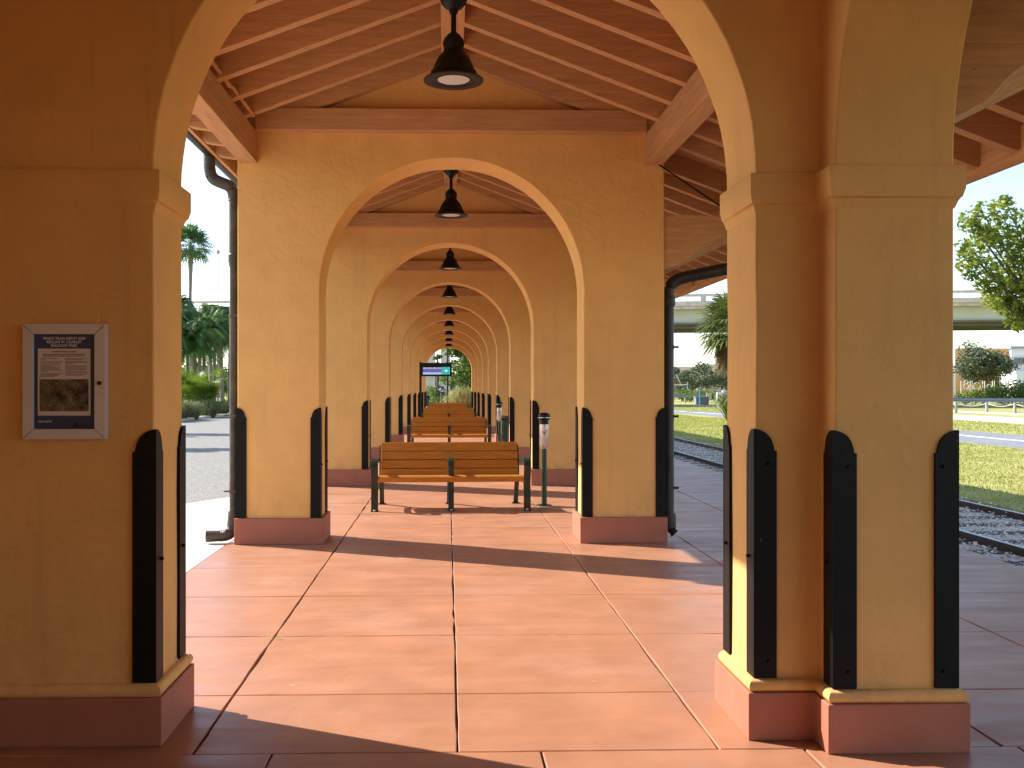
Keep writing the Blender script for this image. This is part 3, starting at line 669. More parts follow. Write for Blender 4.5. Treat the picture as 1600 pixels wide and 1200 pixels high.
# ------------------------------------------------------------------ benches
def bench(y):
    t = thing('park_bench', 'nearest slatted orange brown bench with dark green arms, facing the camera', 'bench', (0, y, 0), 'benches down the middle of the arcade')
    b = MB()
    for i, (z0, z1, y0, y1) in enumerate(((.692, .802, .640, .690), (.587, .686, .594, .640), (.480, .579, .554, .594), (.385, .472, .522, .554))):
        dx = y1-y0
        b.prism([(y+y0-.012, z0), (y+y0+.026, z0-.006), (y+y1+.014, z1-.006), (y+y1-.024, z1)], 'x', -.875, .875)
    for z0, z1, y0 in ((.670, .705, .640), (.563, .600, .597), (.455, .495, .555)): b.prism([(y+y0+.012, z0), (y+y0+.022, z0), (y+y0+.032, z1), (y+y0+.022, z1)], 'x', -.87, .87)  # strips added behind the gaps so these shade to dark lines
    b.build('backrest', M['bench'], t, fix=True, bevel=.005)
    b = MB()
    b.prism([(y-.005, .350), (y+.055, .365), (y+.075, .422), (y+.06, .432), (y+.01, .428), (y-.012, .41)], 'x', -.90, .90)
    for i in range(4): yy = y+.085+i*.105; zz = .425-.009*i; b.prism([(yy, zz-.035), (yy+.095, zz-.043), (yy+.095, zz-.006), (yy, zz+.002)], 'x', -.90, .90)
    b.build('seat', M['bench'], t, fix=True, bevel=.005)
    for x in (-.93, 0.0, .93):
        b = MB(); wd = .042 if x else .034; y_ = y; y = y+(.0 if x else .055)
        def strap(pts, th, w_=wd):
            P = [Vector((p[0], p[1])) for p in pts]; L, Rr = [], []
            for i in range(len(P)):
                d = (P[min(i+1, len(P)-1)]-P[max(0, i-1)]).normalized(); n_ = Vector((-d.y, d.x))*th; L.append(P[i]+n_); Rr.append(P[i]-n_)
            for i in range(len(P)-1):
                b.prism([(y+q.x, q.y) for q in (L[i], L[i+1], Rr[i+1], Rr[i])], 'x', x-w_, x+w_)
        def cur(pts, n=4):
            o_ = []
            for i in range(len(pts)-1):
                p0 = Vector(pts[max(0, i-1)]); p1 = Vector(pts[i]); p2 = Vector(pts[i+1]); p3 = Vector(pts[min(len(pts)-1, i+2)])
                for j in range(n):
                    q = j/n; o_.append(.5*((2*p1)+(-p0+p2)*q+(2*p0-5*p1+4*p2-p3)*q*q+(-p0+3*p1-3*p2+p3)*q**3))
            o_.append(Vector(pts[-1])); return o_
        strap(cur([(.0, .01), (.005, .15), (.025, .30), (.0, .40), (-.035, .50), (-.03, .575), (.03, .618), (.12, .622), (.30, .60), (.46, .585), (.57, .56)]), .017); y = y_
        xk = x; x = x*.93; strap(cur([(.74, .01), (.66, .18), (.575, .34), (.585, .45), (.64, .60), (.70, .76)]), .018, .028); x = xk
        strap(cur([(.01, .355), (.25, .335), (.57, .345)]), .016, .026)
        b.box(x-.045, x+.045, y-.05, y+.06, 0, .012); b.box(x*.93-.045, x*.93+.045, y+.69, y+.80, 0, .012)
        f = b.build('frame', M['green'], t, fix=True)
        b = MB()
        for yy in (-.035, .785): xx = x if yy < 0 else x*.93; b.tube([(xx, y+yy, .012), (xx, y+yy, .026)], .014, 6)
        b.build('anchor_bolts', M['chrome'], f)
    return t
b0 = bench(11.70); b0.rotation_euler[2] = .035
bl = ['', 'second bench from the front, its armrests and backrest clear above the first', 'third bench from the front, mostly hidden, directly behind the second', 'farthest bench, only its top board showing under the far opening']
for k in range(1, 4):
    c = dup(b0); c.location = (-.01*k, 11.72+10.45*k+(.0, .0, .35, .6)[k], 0); c.rotation_euler[2] = (.0, .008, -.006, .004)[k]; c['label'] = bl[k]
    
# ------------------------------------------------------------------ ash posts, litter bin
def ashpost(x, y):
    t = thing('ash_post', 'nearer cigarette post with steel canister and black cap beside the first bench', 'ash post', (x, y, 0), 'ash posts along the right piers')
    b = MB(); b.lathe([(.095, 0), (.095, .012), (.05, .016), (.0345, .02), (.0335, .74), (.01, .745)], x, y, 24); b.build('post', M['postgreen'], t, smooth=40)
    b = MB(); b.lathe([(.036, .725), (.048, .745), (.060, .775), (.061, 1.035), (.05, 1.04)], x, y, 28); c = b.build('canister', M['steel'], t, smooth=40)
    b = MB()
    for (a, c_, d_, e_) in ((-.028, .955, -.006, .915), (-.006, .915, .036, .968)):
        b.tube([(x+a, y-math.sqrt(.063**2-a*a), c_), (x+d_, y-math.sqrt(.0625**2-d_*d_), e_)], .0045, 6)
    b.build('check_mark', M['black'], c)
    b = MB(); b.lathe([(.05, 1.036), (.054, 1.04), (.054, 1.09), (.074, 1.10), (.080, 1.115), (.080, 1.14), (.070, 1.165), (.045, 1.18), (.01, 1.186)], x, y, 28); b.build('cap', M['lampblack'], t, smooth=30)
    b = MB(); b.lathe([(.079, 1.118), (.0812, 1.1185), (.0812, 1.124), (.079, 1.1245)], x, y, 28); b.build('cap_highlight_ring', M['chrome'], t)  # bright ring stands in for the narrow silver highlights on the cap
    return t
a0_ = ashpost(1.185, 12.20)
c = dup(a0_); c.location = (1.15, 22.25, 0); c['label'] = 'farther cigarette post with steel canister, standing beside the green litter bin'
bin_ = thing('litter_bin', 'dark green slatted round litter bin behind the right pier', 'litter bin', (1.49, 22.6, 0))
b = MB()
for i in range(26):
    a = i/26*2*math.pi; ca, sa = math.cos(a), math.sin(a); r = .25
    b.tube([(1.49+ca*r, 22.6+sa*r, .04), (1.49+ca*r, 22.6+sa*r, .74), (1.49+ca*(r+.03), 22.6+sa*(r+.03), .80)], .017, 5)
b.build('slats', M['green'], bin_)
b = MB(); b.lathe([(.22, .02), (.222, .76), (.2, .77)], 1.49, 22.6, 24); b.build('liner', M['black'], bin_, smooth=40)
b = MB(); b.lathe([(.285, .79), (.295, .80), (.295, .825), (.27, .84), (.2, .84)], 1.49, 22.6, 28); b.build('rim', M['green'], bin_, smooth=40)

# ------------------------------------------------------------------ hanging transit screen on a post
zs = 30.0; dx0, ds_y = W(655.3, zs); dx1 = W(706, zs)[0]
scn = thing('information_screen', 'black framed information screen with blue and teal display on a thin post', 'screen', (dx0+.03, ds_y, 0))
b = MB(); b.box(dx0, dx0+.07, ds_y-.035, ds_y+.035, 0, Zat(566, zs)); b.build('post', M['lampblack'], scn)
zt, zb = Zat(567, zs), Zat(588, zs)
b = MB(); b.box(dx0+.071, dx1, ds_y-.06, ds_y+.06, zb, zt); hs = b.build('housing', M['lampblack'], scn, bevel=.01)
sx0, sx1 = W(661, zs)[0], W(703, zs)[0]; st0, st1 = Zat(585, zs), Zat(573.5, zs); xm = W(690, zs)[0]; yf = ds_y-.064
b = MB(); h_ = (st1-st0)
def rect(mi, x0, x1, f0, f1, d=.0): b.mi = mi; b.box(x0, x1, yf-.002-d, yf+.002, st0+h_*f0, st0+h_*f1)
rect(0, sx0, xm, .0, .27); rect(1, sx0, xm, .28, .50); rect(2, sx0, xm, .51, .66); rect(1, sx0, xm, .67, .78); rect(0, sx0, xm, .79, .92); rect(3, xm+.003, sx1, 0, 1)
for i in range(6): rect(2 if i % 2 else 4, sx0+.04+i*.075, sx0+.04+i*.075+.045, .83, .88, .002)
rect(4, xm+.09, xm+.19, .45, .55, .002); rect(4, xm+.13, xm+.16, .35, .65, .003)
b.build('display', [M['s_pale'], M['s_blue'], M['s_red'], M['s_teal'], M['s_white']], hs)

# ------------------------------------------------------------------ notice cabinet on the near left wall
def text(body, size, x, y, z, m, parent, name, width=None, align='CENTER'):
    cu = bpy.data.curves.new(name, 'FONT'); cu.body = body; cu.size = size; cu.align_x = align; cu.extrude = .0004; cu.offset = .0003
    to = bpy.data.objects.new(name, cu); C.objects.link(to); bpy.context.view_layer.update()
    dg = bpy.context.evaluated_depsgraph_get(); me = bpy.data.meshes.new_from_object(to.evaluated_get(dg)); bpy.data.objects.remove(to)
    if width:
        xs = [v.co.x for v in me.vertices]; k = width/(max(xs)-min(xs))
        for v in me.vertices: v.co.x *= k
    me.transform(Matrix.Rotation(R(90), 4, 'X')); me.materials.clear(); me.materials.append(m)
    o = bpy.data.objects.new(name, me); C.objects.link(o); o.parent = parent; o.location = Vector((x, y, z))-wpos(parent); return o
fx0, fx1, fz0, fz1 = -1.812, -1.473, 1.285, 1.767; yb = Y1
nb = thing('notice_cabinet', 'pale metal framed notice cabinet with park rules poster on the left wall', 'notice board', ((fx0+fx1)/2, yb, fz0))
b = MB(); b.box(fx0+.004, fx1-.004, yb-.03, yb+.004, fz0+.004, fz1-.004); b.build('backing', M['blue'], nb)
b = MB(); wf = .043
for (q) in ([(fx0, fz0), (fx1, fz0), (fx1-wf, fz0+wf), (fx0+wf, fz0+wf)], [(fx1, fz0), (fx1, fz1), (fx1-wf, fz1-wf), (fx1-wf, fz0+wf)],
            [(fx1, fz1), (fx0, fz1), (fx0+wf, fz1-wf), (fx1-wf, fz1-wf)], [(fx0, fz1), (fx0, fz0), (fx0+wf, fz0+wf), (fx0+wf, fz1-wf)]):
    k = len(b.v); cxq = sum(p[0] for p in q)/4; czq = sum(p[1] for p in q)/4
    for yy, dlt in ((yb+.003, 0), (yb-.036, 0), (yb-.042, .08)):
        for p_ in q: b.v.append((p_[0]+(cxq-p_[0])*dlt*.3, yy, p_[1]+(czq-p_[1])*dlt*.3))
    for lv in (0, 4):
        for i in range(4): j = (i+1) % 4; b.face([k+lv+i, k+lv+j, k+lv+4+j, k+lv+4+i])
    b.face([k+8, k+9, k+10, k+11])
b.build('frame', M['frame'], nb, fix=True)
yq = yb-.031
b = MB(); b.box(-1.753, -1.536, yq-.0015, yq+.001, 1.384, 1.664); pp = b.build('paper', M['paper'], nb)
b = MB(); b.box(-1.745, -1.543, yq-.0030, yq-.0012, 1.402, 1.536); b.build('aerial_photo', M['aerial'], pp)
xc = (-1.753-1.536)/2
for s_, z_, w_ in (('VENICE TRAIN DEPOT AND', 1.7015, .177), ('ROLLINS W. COAKLEY', 1.6865, .143), ('RAILROAD PARK', 1.6715, .110)):
    text(s_, .0155, xc, yq-.0005, z_, M['white'], nb, 'title_text', w_)
text('COUNTY FACILITY RULES', .008, xc, yq-.002, 1.6485, M['ink'], pp, 'heading_text', .100)
b = MB(); rt_ = random.Random(4)
def textline(x0, x1, z, h):
    x = x0
    while x < x1:
        w_ = rt_.uniform(.003, .010); b.box(x, min(x+w_, x1), yq-.0026, yq-.001, z, z+h); x += w_+.0014
b.mi = 1; textline(xc-.088, xc+.086, 1.6385, .0034); textline(xc-.088, xc+.086, 1.6315, .0034); b.mi = 0
for col_, ls in ((-1.742, [(1.6215, .075), (1.6160, .018), (0, 0), (1.6075, .092), (1.6020, .080), (0, 0), (1.5940, .082), (1.5890, .05), (0, 0), (1.5830, .08), (1.5780, .082), (1.5730, .09), (1.5680, .03), (0, 0), (1.5600, .09), (1.5550, .076), (1.5500, .076), (1.5450, .06)]),
                 (-1.639, [(1.6215, .093), (1.6165, .07), (0, 0), (1.6095, .09), (1.6045, .09), (1.5995, .032), (0, 0), (1.5910, .085), (1.5860, .09), (1.5810, .085), (1.5760, .088), (0, 0), (1.5690, .08), (1.5640, .096), (1.5570, .09), (1.5520, .07)])):
    for z_, w_ in ls:
        if w_: textline(col_, col_+w_, z_, .0022)
b.build('rule_lines', [M['ink'], M['redink']], pp)
text('PARK HOURS', .010, -1.7525, yq-.0005, 1.3560, M['white'], nb, 'footer_text', .055, 'LEFT')
b = MB(); b.box(-1.61, -1.535, yq-.0012, yq+.001, 1.3395, 1.342); b.prism([(-1.600, 1.343), (-1.592, 1.343), (-1.594, 1.358), (-1.597, 1.360)], 'y', yq-.0012, yq+.001); b.build('emblem', M['black'], nb, fix=True)
b = MB(); b.tube([(-1.4945, yb-.040, 1.520), (-1.4945, yb-.049, 1.520)], [.0095, .0085], 14); b.tube([(-1.4945, yb-.049, 1.520), (-1.4945, yb-.0505, 1.520)], .004, 8); b.build('lock', M['rail'], nb, smooth=40)

# ------------------------------------------------------------------ vegetation builders
def leafcloud(b, rr, blobs, n, size, flat=.0, keep=lambda p: True):
    tot = sum(r[3]**2 for r in blobs)
    for (cx, cy, cz, r, *rest_) in blobs:
        sz = rest_[0] if rest_ else 1.0
        for i in range(int(n*r*r/tot)):
            d = Vector((rr.gauss(0, 1), rr.gauss(0, 1), rr.gauss(0, 1))).normalized()
            rad = r*(rr.random()**.38)*(1+.25*noise.noise(d*2.3+Vector((cx, cy, cz))))
            p = Vector((cx, cy, cz))+Vector((d.x, d.y, d.z*sz))*rad
            if noise.noise(p*(1.1/max(r*.45, .12))) < -.10: continue
            s = size*rr.uniform(.6, 1.3)
            a = Vector((rr.gauss(0, 1), rr.gauss(0, 1), rr.gauss(0, .6))).normalized()
            c = a.cross(Vector((rr.gauss(0, 1), rr.gauss(0, 1), rr.gauss(0, 1)))).normalized()
            k = len(b.v); b.v += [tuple(p-a*s), tuple(p+c*s*.42), tuple(p+a*s), tuple(p-c*s*.42)]; b.face([k, k+1, k+2, k+3])
def tree(name, label, cat, x, y, h, rad, czf, leaf, size, n, seed, trunk_r=.18, branches=7, nblob=16, flat=.75, group=None, lean=0):
    rr = random.Random(seed); t = thing(name, label, cat, (x, y, -.05), group)
    cz = h*czf; tb = MB(); th = cz-rad*flat*.45
    tb.tube([(x, y, -.1), (x+lean*.4, y, th*.5), (x+lean, y, th)], [trunk_r*1.25, trunk_r, trunk_r*.8], 8)
    blobs = []
    for i in range(nblob):
        d = Vector((rr.gauss(0, 1), rr.gauss(0, 1), rr.gauss(0, .8))).normalized()*rr.uniform(.35, .82)
        r_ = rad*rr.uniform(.24, .42); blobs.append((x+lean+d.x*rad, y+d.y*rad, cz+d.z*(h-cz)*.95, r_, .8))
    for i in range(branches):
        q = blobs[i % len(blobs)]; m_ = Vector((x+lean, y, th)).lerp(Vector(q[:3]), .5)+Vector((0, 0, -.06*h))
        tb.tube([(x+lean, y, th*rr.uniform(.75, 1)), tuple(m_), q[:3]], [trunk_r*.6, trunk_r*.35, trunk_r*.1], 6)
    tb.build('trunk', M['bark'], t, smooth=60)
    b = MB(); leafcloud(b, rr, blobs, n, size); b.build('crown', M[leaf], t)
    return t
def fanleaf(b, base, d, up, R_, n=20, spread=150, droop=.35, wd=.045, rr=random):
    d = d.normalized(); side = d.cross(up).normalized(); nrm = side.cross(d).normalized()
    for i in range(n):
        a = R((i/(n-1)-.5)*2*spread*rr.uniform(.95, 1.05)); dr = d*math.cos(a)+side*math.sin(a); L = R_*(.72+.28*math.cos(a))*rr.uniform(.9, 1.05)
        w_ = dr.cross(nrm).normalized()*wd*L
        p0 = base; p1 = base+dr*L*.5+nrm*rr.uniform(-.02, .02)*L; p2 = base+dr*L+Vector((0, 0, -droop*L*rr.uniform(.5, 1.2)))
        k = len(b.v); b.v += [tuple(p0), tuple(p1-w_), tuple(p2), tuple(p1+w_)]; b.face([k, k+1, k+2, k+3])
def fanpalm(name, label, x, y, h, R_, tr, seed, leaf='leaf_palm', skirt=True, n=30, trunk=True, fr=.8, petiole=.8, low=-.3, group=None):
    rr = random.Random(seed); t = thing(name, label, 'palm', (x, y, -.05), group)
    if trunk:
        b = MB(); pts = [(x+.04*math.sin(i), y, h*i/8-.05*(i == 0)) for i in range(9)]
        b.tube(pts, [tr*1.3]+[tr]*6+[tr*1.25, tr*1.7], 10); b.build('trunk', M['palmtrunk'], t, smooth=60)
    b = MB(); top = Vector((x, y, h))
    for i in range(n):
        a = i*2.399+rr.uniform(-.2, .2); e = R(85-125*(i/n)**.9) if low < 0 else R(80-70*(i/n))
        d = Vector((math.cos(a)*math.cos(e), math.sin(a)*math.cos(e), math.sin(e))); pl = petiole*rr.uniform(.85, 1.1)*R_
        q = top+d*pl*.9+Vector((0, 0, -.05*pl)); w_ = d.cross(Vector((0, 0, 1))).normalized()*.02 if abs(d.z) < .98 else Vector((.02, 0, 0))
        k = len(b.v); b.v += [tuple(top-w_), tuple(top+w_), tuple(q+w_*.6), tuple(q-w_*.6)]; b.face([k, k+1, k+2, k+3])
        fanleaf(b, q, d, Vector((0, 0, 1)) if abs(d.z) < .9 else Vector((1, 0, 0)), R_*fr, 18, 125, .3, .05, rr)
    b.build('crown', M[leaf], t)
    if skirt:
        b = MB()
        for i in range(60):
            a = i*2.399; d = Vector((math.cos(a)*.45, math.sin(a)*.45, -1)).normalized(); q = top+Vector((math.cos(a)*.25, math.sin(a)*.25, -.2*R_*(1+i/22)))
            fanleaf(b, q, d, Vector((math.cos(a), math.sin(a), .3)), R_*.75, 14, 55, .1, .05, rr)
        b.build('dead_fronds', M['leaf_dead'], t)
    return t
def featherpalm(label, x, y, h, L, seed, tr=.12, n=30, group=None):
    rr = random.Random(seed); t = thing('feather_palm', label, 'palm', (x, y, -.05), group)
    b = MB()
    for j in range(3):
        ox, oy = rr.uniform(-.5, .5), rr.uniform(-.5, .5); b.tube([(x+ox*.6, y+oy*.6, -.1), (x+ox, y+oy, h*(.9-.08*j))], [tr*1.1, tr*.8], 8)
    b.build('trunk', M['palmtrunk'], t, smooth=60)
    b = MB()
    for j in range(3):
        bx, by, bz = x+rr.uniform(-.6, .6), y+rr.uniform(-.6, .6), h*(1-.14*j)
        for i in range(n):
            a = i*2.399+j; e = R(rr.uniform(15, 80)); hd = Vector((math.cos(a), math.sin(a), 0)); ll = L*rr.uniform(.75, 1.1); prev = Vector((bx, by, bz)); m_ = 13
            for s_ in range(1, m_+1):
                f = s_/m_; q = Vector((bx, by, bz))+hd*ll*f*math.cos(e)*(1-.15*f)+Vector((0, 0, ll*(f*math.sin(e)-.85*f*f)))
                d = (q-prev).normalized(); sd = d.cross(Vector((0, 0, 1)))
                sd = sd.normalized() if sd.length > .01 else Vector((1, 0, 0)); w_ = sd*.015; k = len(b.v)
                b.v += [tuple(prev-w_), tuple(prev+w_), tuple(q+w_), tuple(q-w_)]; b.face([k, k+1, k+2, k+3])
                for sg in (-1, 1):
                    for hf in (.3, .8):
                        o_ = prev.lerp(q, hf); le = .55*L*.35*math.sin(math.pi*(.15+.8*f))+.1; tip = o_+(sd*sg+d*.7).normalized()*le+Vector((0, 0, -.35*le)); ww = d*.035
                        k = len(b.v); b.v += [tuple(o_-ww), tuple(o_+ww), tuple(tip)]; b.face([k, k+1, k+2])
                prev = q
    b.build('crown', M['leaf_palm'], t)
    return t
def clump(name, label, x, y, h, r, leaf, n, seed, wd=.014, cat='ornamental grass', group=None, out=1.0):
    rr = random.Random(seed); b = MB()
    for i in range(n):
        a = rr.uniform(0, 6.283); o_ = r*.35*math.sqrt(rr.random()); e = rr.uniform(.2, 1.0)*out; L = h*rr.uniform(.6, 1.12)
        p0 = Vector((x+math.cos(a)*o_, y+math.sin(a)*o_, -.05)); dh = Vector((math.cos(a), math.sin(a), 0))
        p1 = p0+dh*r*.32*e+Vector((0, 0, L*.62)); p2 = p0+dh*r*.62*e+Vector((0, 0, L*(1-.2*e*e))); p3 = p0+dh*r*.95*e+Vector((0, 0, L*(.95-.5*e*e)))
        sd = Vector((-math.sin(a+rr.uniform(-1, 1)), math.cos(a), 0)).normalized()*wd; k = len(b.v)
        b.v += [tuple(p0-sd), tuple(p0+sd), tuple(p1+sd), tuple(p1-sd), tuple(p2+sd*.7), tuple(p2-sd*.7), tuple(p3)]
        b.face([k, k+1, k+2, k+3]); b.face([k+3, k+2, k+4, k+5]); b.face([k+5, k+4, k+6])
    o = b.build(name, M[leaf], None, loc=(x, y, -.05)); return tag(o, label, cat, group)
def bush(label, x, y, h, r, leaf, n, size, seed, group=None, cat='bush'):
    rr = random.Random(seed); b = MB(); bl_ = []
    for i in range(9): bl_.append((x+rr.uniform(-.6, .6)*r, y+rr.uniform(-.6, .6)*r, h*rr.uniform(.3, .7), min(r, h)*rr.uniform(.35, .5), .9))
    leafcloud(b, rr, bl_, n, size); o = b.build('bush', M[leaf], None, loc=(x, y, -.05)); return tag(o, label, cat, group)

# --- left of the arcade
for i, (u, z, hh, r_, lf, lb) in enumerate(((289, 44.5, .95, .95, 'leaf_grass', 'pale fountain grass clump at the left end of the kerb bed'), (309, 46, .85, .8, 'leaf_grass', 'pale fountain grass clump in front of the bright palmetto'),
                                 (334, 49, .95, .95, 'leaf_grass', 'pale fountain grass clump just left of the weathered downspout'), (268, 43, .95, .95, 'leaf_grass', 'fountain grass clump hidden by the near pier'), (352, 52.5, .8, .9, 'leaf_grass', 'fountain grass clump behind the weathered downspout'))):
    x, y = W(u, z); clump('fountain_grass', lb, x-.3, y, hh, r_, lf, 700, 20+i, group='fountain grass clumps along the kerb', wd=.016)
x, y = W(303, 50)
rr = random.Random(31); pm = thing('palmetto_shrub', 'bright yellow green fan leaved palmetto shrub beyond the parking lot', 'palmetto shrub', (x, y, -.05))
b = MB()
for i in range(130):
    a = rr.uniform(0, 6.28); e = R(rr.uniform(5, 85)); d = Vector((math.cos(a)*math.cos(e), math.sin(a)*math.cos(e), math.sin(e))); q = Vector((x+rr.uniform(-.5, .5), y+rr.uniform(-.5, .5), rr.uniform(.3, 1.3)))+d*rr.uniform(.6, 1.15)
    fanleaf(b, q, d, Vector((0, 0, 1)) if d.z < .9 else Vector((1, 0, 0)), .75, 14, 95, .12, .05, rr)
b.build('leaves', M['leaf_fan'], pm)
b = MB()
for i in range(12): a = i*.6; b.tube([(x, y, -.1), (x+.5*math.cos(a), y+.5*math.sin(a), 1.1)], .02, 5)
b.build('stems', M['bark'], pm)
for i, (u, z, h_, L, lb) in enumerate(((292, 60, 6.5, 2.7, 'tallest feather palm on the left, under the tall fan palm'), (333, 64, 6.4, 2.6, 'feather palm left of the weathered downspout'),
                                       (312, 57, 5.0, 2.4, 'lower feather palm between two taller ones'), (354, 60, 5.9, 2.5, 'feather palm partly behind the weathered downspout'), (270, 56, 5.6, 2.6, 'feather palm partly behind the near left pier'))):
    x, y = W(u, z); featherpalm(lb, x, y, h_, L, 40+i, group='feather palms beyond the parking lot')
x, y = W(298, 75); fanpalm('fan_palm', 'tall thin fan palm rising above the feather palms at far left', x, y, 12.6, 1.8, .13, 50, skirt=False, n=52, fr=.75, petiole=.65)
for i, (u, z) in enumerate(((283, 66), (322, 70), (350, 69))):
    x, y = W(u, z); bush(('dark bush under the feather palms, far left', 'dark bush low between the feather palm trunks', 'dark bush low behind the weathered downspout')[i], x, y, 4.0, 2.4, 'leaf_mid', 3200, .13, 60+i, 'bushes under the palms')
tree('lot_tree', 'tree behind the near left pier whose crown throws the farther shadow band across the lot', 'tree', -15.6, 34.6, 7.4, 1.5, .8, 'leaf_mid', .12, 3500, 65, .14, 5, 12, group='trees along the lot kerb')
tree('lot_tree', 'smaller tree behind the near left pier throwing the nearer shadow band across the lot', 'tree', -13.4, 27.2, 7.2, 1.1, .82, 'leaf_mid', .12, 2500, 66, .12, 5, 12, group='trees along the lot kerb')
pz = 96; x, y = W(341, pz); fp = thing('flag_pole', 'slim white pole with a ball top beyond the overpass on the left', 'pole', (x, y, 0))
b = MB(); b.tube([(x, y, 0), (x, y, 6), (x, y, Zat(398, pz))], [.14, .11, .08], 8); b.build('pole', M['whitepaint'], fp, smooth=60)
b = MB(); b.lathe([(.02, Zat(398, pz)), (.16, Zat(397, pz)+.06), (.2, Zat(397, pz)+.2), (.14, Zat(397, pz)+.36), (.02, Zat(397, pz)+.42)], x, y, 12); b.build('ball', M['galv'], fp, smooth=60)

# --- overpass
ov = thing('overpass', 'long beige concrete road overpass crossing behind the arcade', 'overpass', (20, 80, 0))
A = Vector((*W(200, 88), 0)); Bp = Vector((*W(2300, 72), 0)); A2 = A+(A-Bp).normalized()*80; ovd = (Bp-A2); ovl = ovd.length; ovd.normalize(); ovn = Vector((-ovd.y, ovd.x, 0))
def obox(b, s0, s1, n0, n1, z0, z1):
    q = [A2+ovd*s0+ovn*n0, A2+ovd*s1+ovn*n0, A2+ovd*s1+ovn*n1, A2+ovd*s0+ovn*n1]; b.prism([(p_.x, p_.y) for p_ in q], 'z', z0, z1)
dz = 9.35
b = MB(); obox(b, 0, ovl, 0, 12, dz-1.24, dz-.62); b.build('deck', M['bridge'], ov, fix=True)
b = MB(); obox(b, 0, ovl, -.25, 0.02, dz-1.0, dz-.60); obox(b, 0, ovl, -.18, .05, dz-.22, dz)
s_ = 2.0
while s_ < ovl: obox(b, s_, s_+.45, -.16, .03, dz-.62, dz-.2); s_ += 2.75
b.build('parapet', M['bridge'], ov, fix=True)
b = MB(); obox(b, 0, ovl, .8, 1.3, dz-2.35, dz-1.235); obox(b, 0, ovl, 10.5, 11, dz-2.35, dz-1.235); b.build('girder', M['bridgegirder'], ov, fix=True)
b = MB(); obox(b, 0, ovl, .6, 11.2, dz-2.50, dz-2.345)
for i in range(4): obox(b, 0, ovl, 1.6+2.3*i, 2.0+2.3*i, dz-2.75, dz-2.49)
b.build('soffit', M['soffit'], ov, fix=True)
for u0, u1 in ((659.5, 680), (689, 703.2)):
    x0, y = W(u0, 79); x1 = W(u1, 79)[0]; b = MB(); b.box(x0, x1, y, y+1.0, -.1, dz-2.48); b.build('pier_column', M['bridge'], ov)
for u0 in (1290, 1900, -200):
    x0, y = W(u0, 80); b = MB(); b.box(x0, x0+1.2, y+2, y+4, -.1, dz-2.48); b.build('pier_column', M['bridge'], ov)

# --- seen through the far arch
def Wt(u, z): return W(u, z)
x, y = Wt(729, 68); tree('leafy_tree', 'bright green leafy tree right of the lamp post, beyond the last arch', 'tree', x, y, 6.9, 1.95, .5, 'leaf_bush', .14, 9000, 70, .12, 6, 30)
x, y = Wt(684, 70); tree('leafy_tree', 'small green tree between the two overpass columns', 'tree', x, y, 6.6, .5, .5, 'leaf_mid', .12, 1200, 71, .09, 4, 10)
x, y = Wt(684, 63); bush('round green bush behind the small blue sign', x, y, 1.9, .95, 'leaf_bush', 1700, .10, 72)
x, y = Wt(727, 57.8); clump('pampas_grass', 'tall straw coloured grass clump beyond the last arch, on the right', x, y, 1.55, 1.1, 'leaf_straw', 900, 73, .014)
x, y = Wt(712, 60); clump('pampas_grass', 'lower straw coloured grass clump at the foot of the lamp post', x, y, 1.2, .8, 'leaf_straw', 500, 74, .014)
x, y = Wt(699.3, 59); lp_ = thing('lamp_post', 'slim dark lamp post standing beyond the last arch', 'lamp post', (x, y, 0))
b = MB(); b.lathe([(.11, 0), (.10, .35), (.055, .5), (.048, 3.9), (.02, 4.0)], x, y, 12); b.build('post', M['lampblack'], lp_, smooth=40)
b = MB(); b.lathe([(.05, 3.9), (.14, 4.0), (.17, 4.35), (.10, 4.55), (.02, 4.7)], x, y, 12); b.build('lantern', M['lampblack'], lp_, smooth=40)
x, y = Wt(689, 57.2); sg = thing('small_sign', 'small square blue and white sign on a thin post beyond the last arch', 'sign', (x, y, 0))
b = MB(); b.tube([(x, y, 0), (x, y, Zat(600, 57))], .022, 8); b.build('post', M['galv'], sg)
b = MB(); b.box(x-.18, x+.18, y-.04, y-.02, Zat(613.5, 57), Zat(604, 57)); pl = b.build('sign_panel', M['signblue'], sg)
zc = Zat(608.7, 57)
b = MB(); b.prism([(x-.15, zc+.02), (x-.03, zc+.13), (x+.03, zc+.05), (x-.02, zc-.05), (x-.11, zc-.05)], 'y', y-.046, y-.041); b.prism([(x-.10, zc-.12), (x+.14, zc-.12), (x+.15, zc+.03), (x+.07, zc-.06)], 'y', y-.046, y-.041)
b.build('symbol', M['signwhite'], pl, fix=True)
b = MB(); b.prism([(-4.5, 56), (3, 56), (2, 62), (-.4, 66), (-3, 70)], 'z', -.3, -.012); struct(b.build('end_pavement', M['concrete'], fix=True))
x, y = Wt(669.5, 66); pc = thing('parked_car', 'small dark parked car at the left edge of the far opening', 'car', (x, y, 0))
b = MB(); b.prism([(y-.9, .25), (y-.9, .75), (y-.55, .85), (y-.3, 1.32), (y+1.6, 1.38), (y+2.1, .95), (y+3.0, .85), (y+3.05, .25)], 'x', x-1.15, x+.45); b.build('body', M['pipe'], pc, fix=True, bevel=.06)
for yy in (-.2, 2.2):
    for xx in (-1.17, .30): b = MB(); b.tube([(x+xx, y+yy, .3), (x+xx+.2, y+yy, .3)], .3, 16); b.build('wheel', M['black'], pc)
b = MB(); b.box(x-1.0, x+.3, y-.5, y-.42, .9, 1.25); b.build('rear_window', M['glass'], pc)

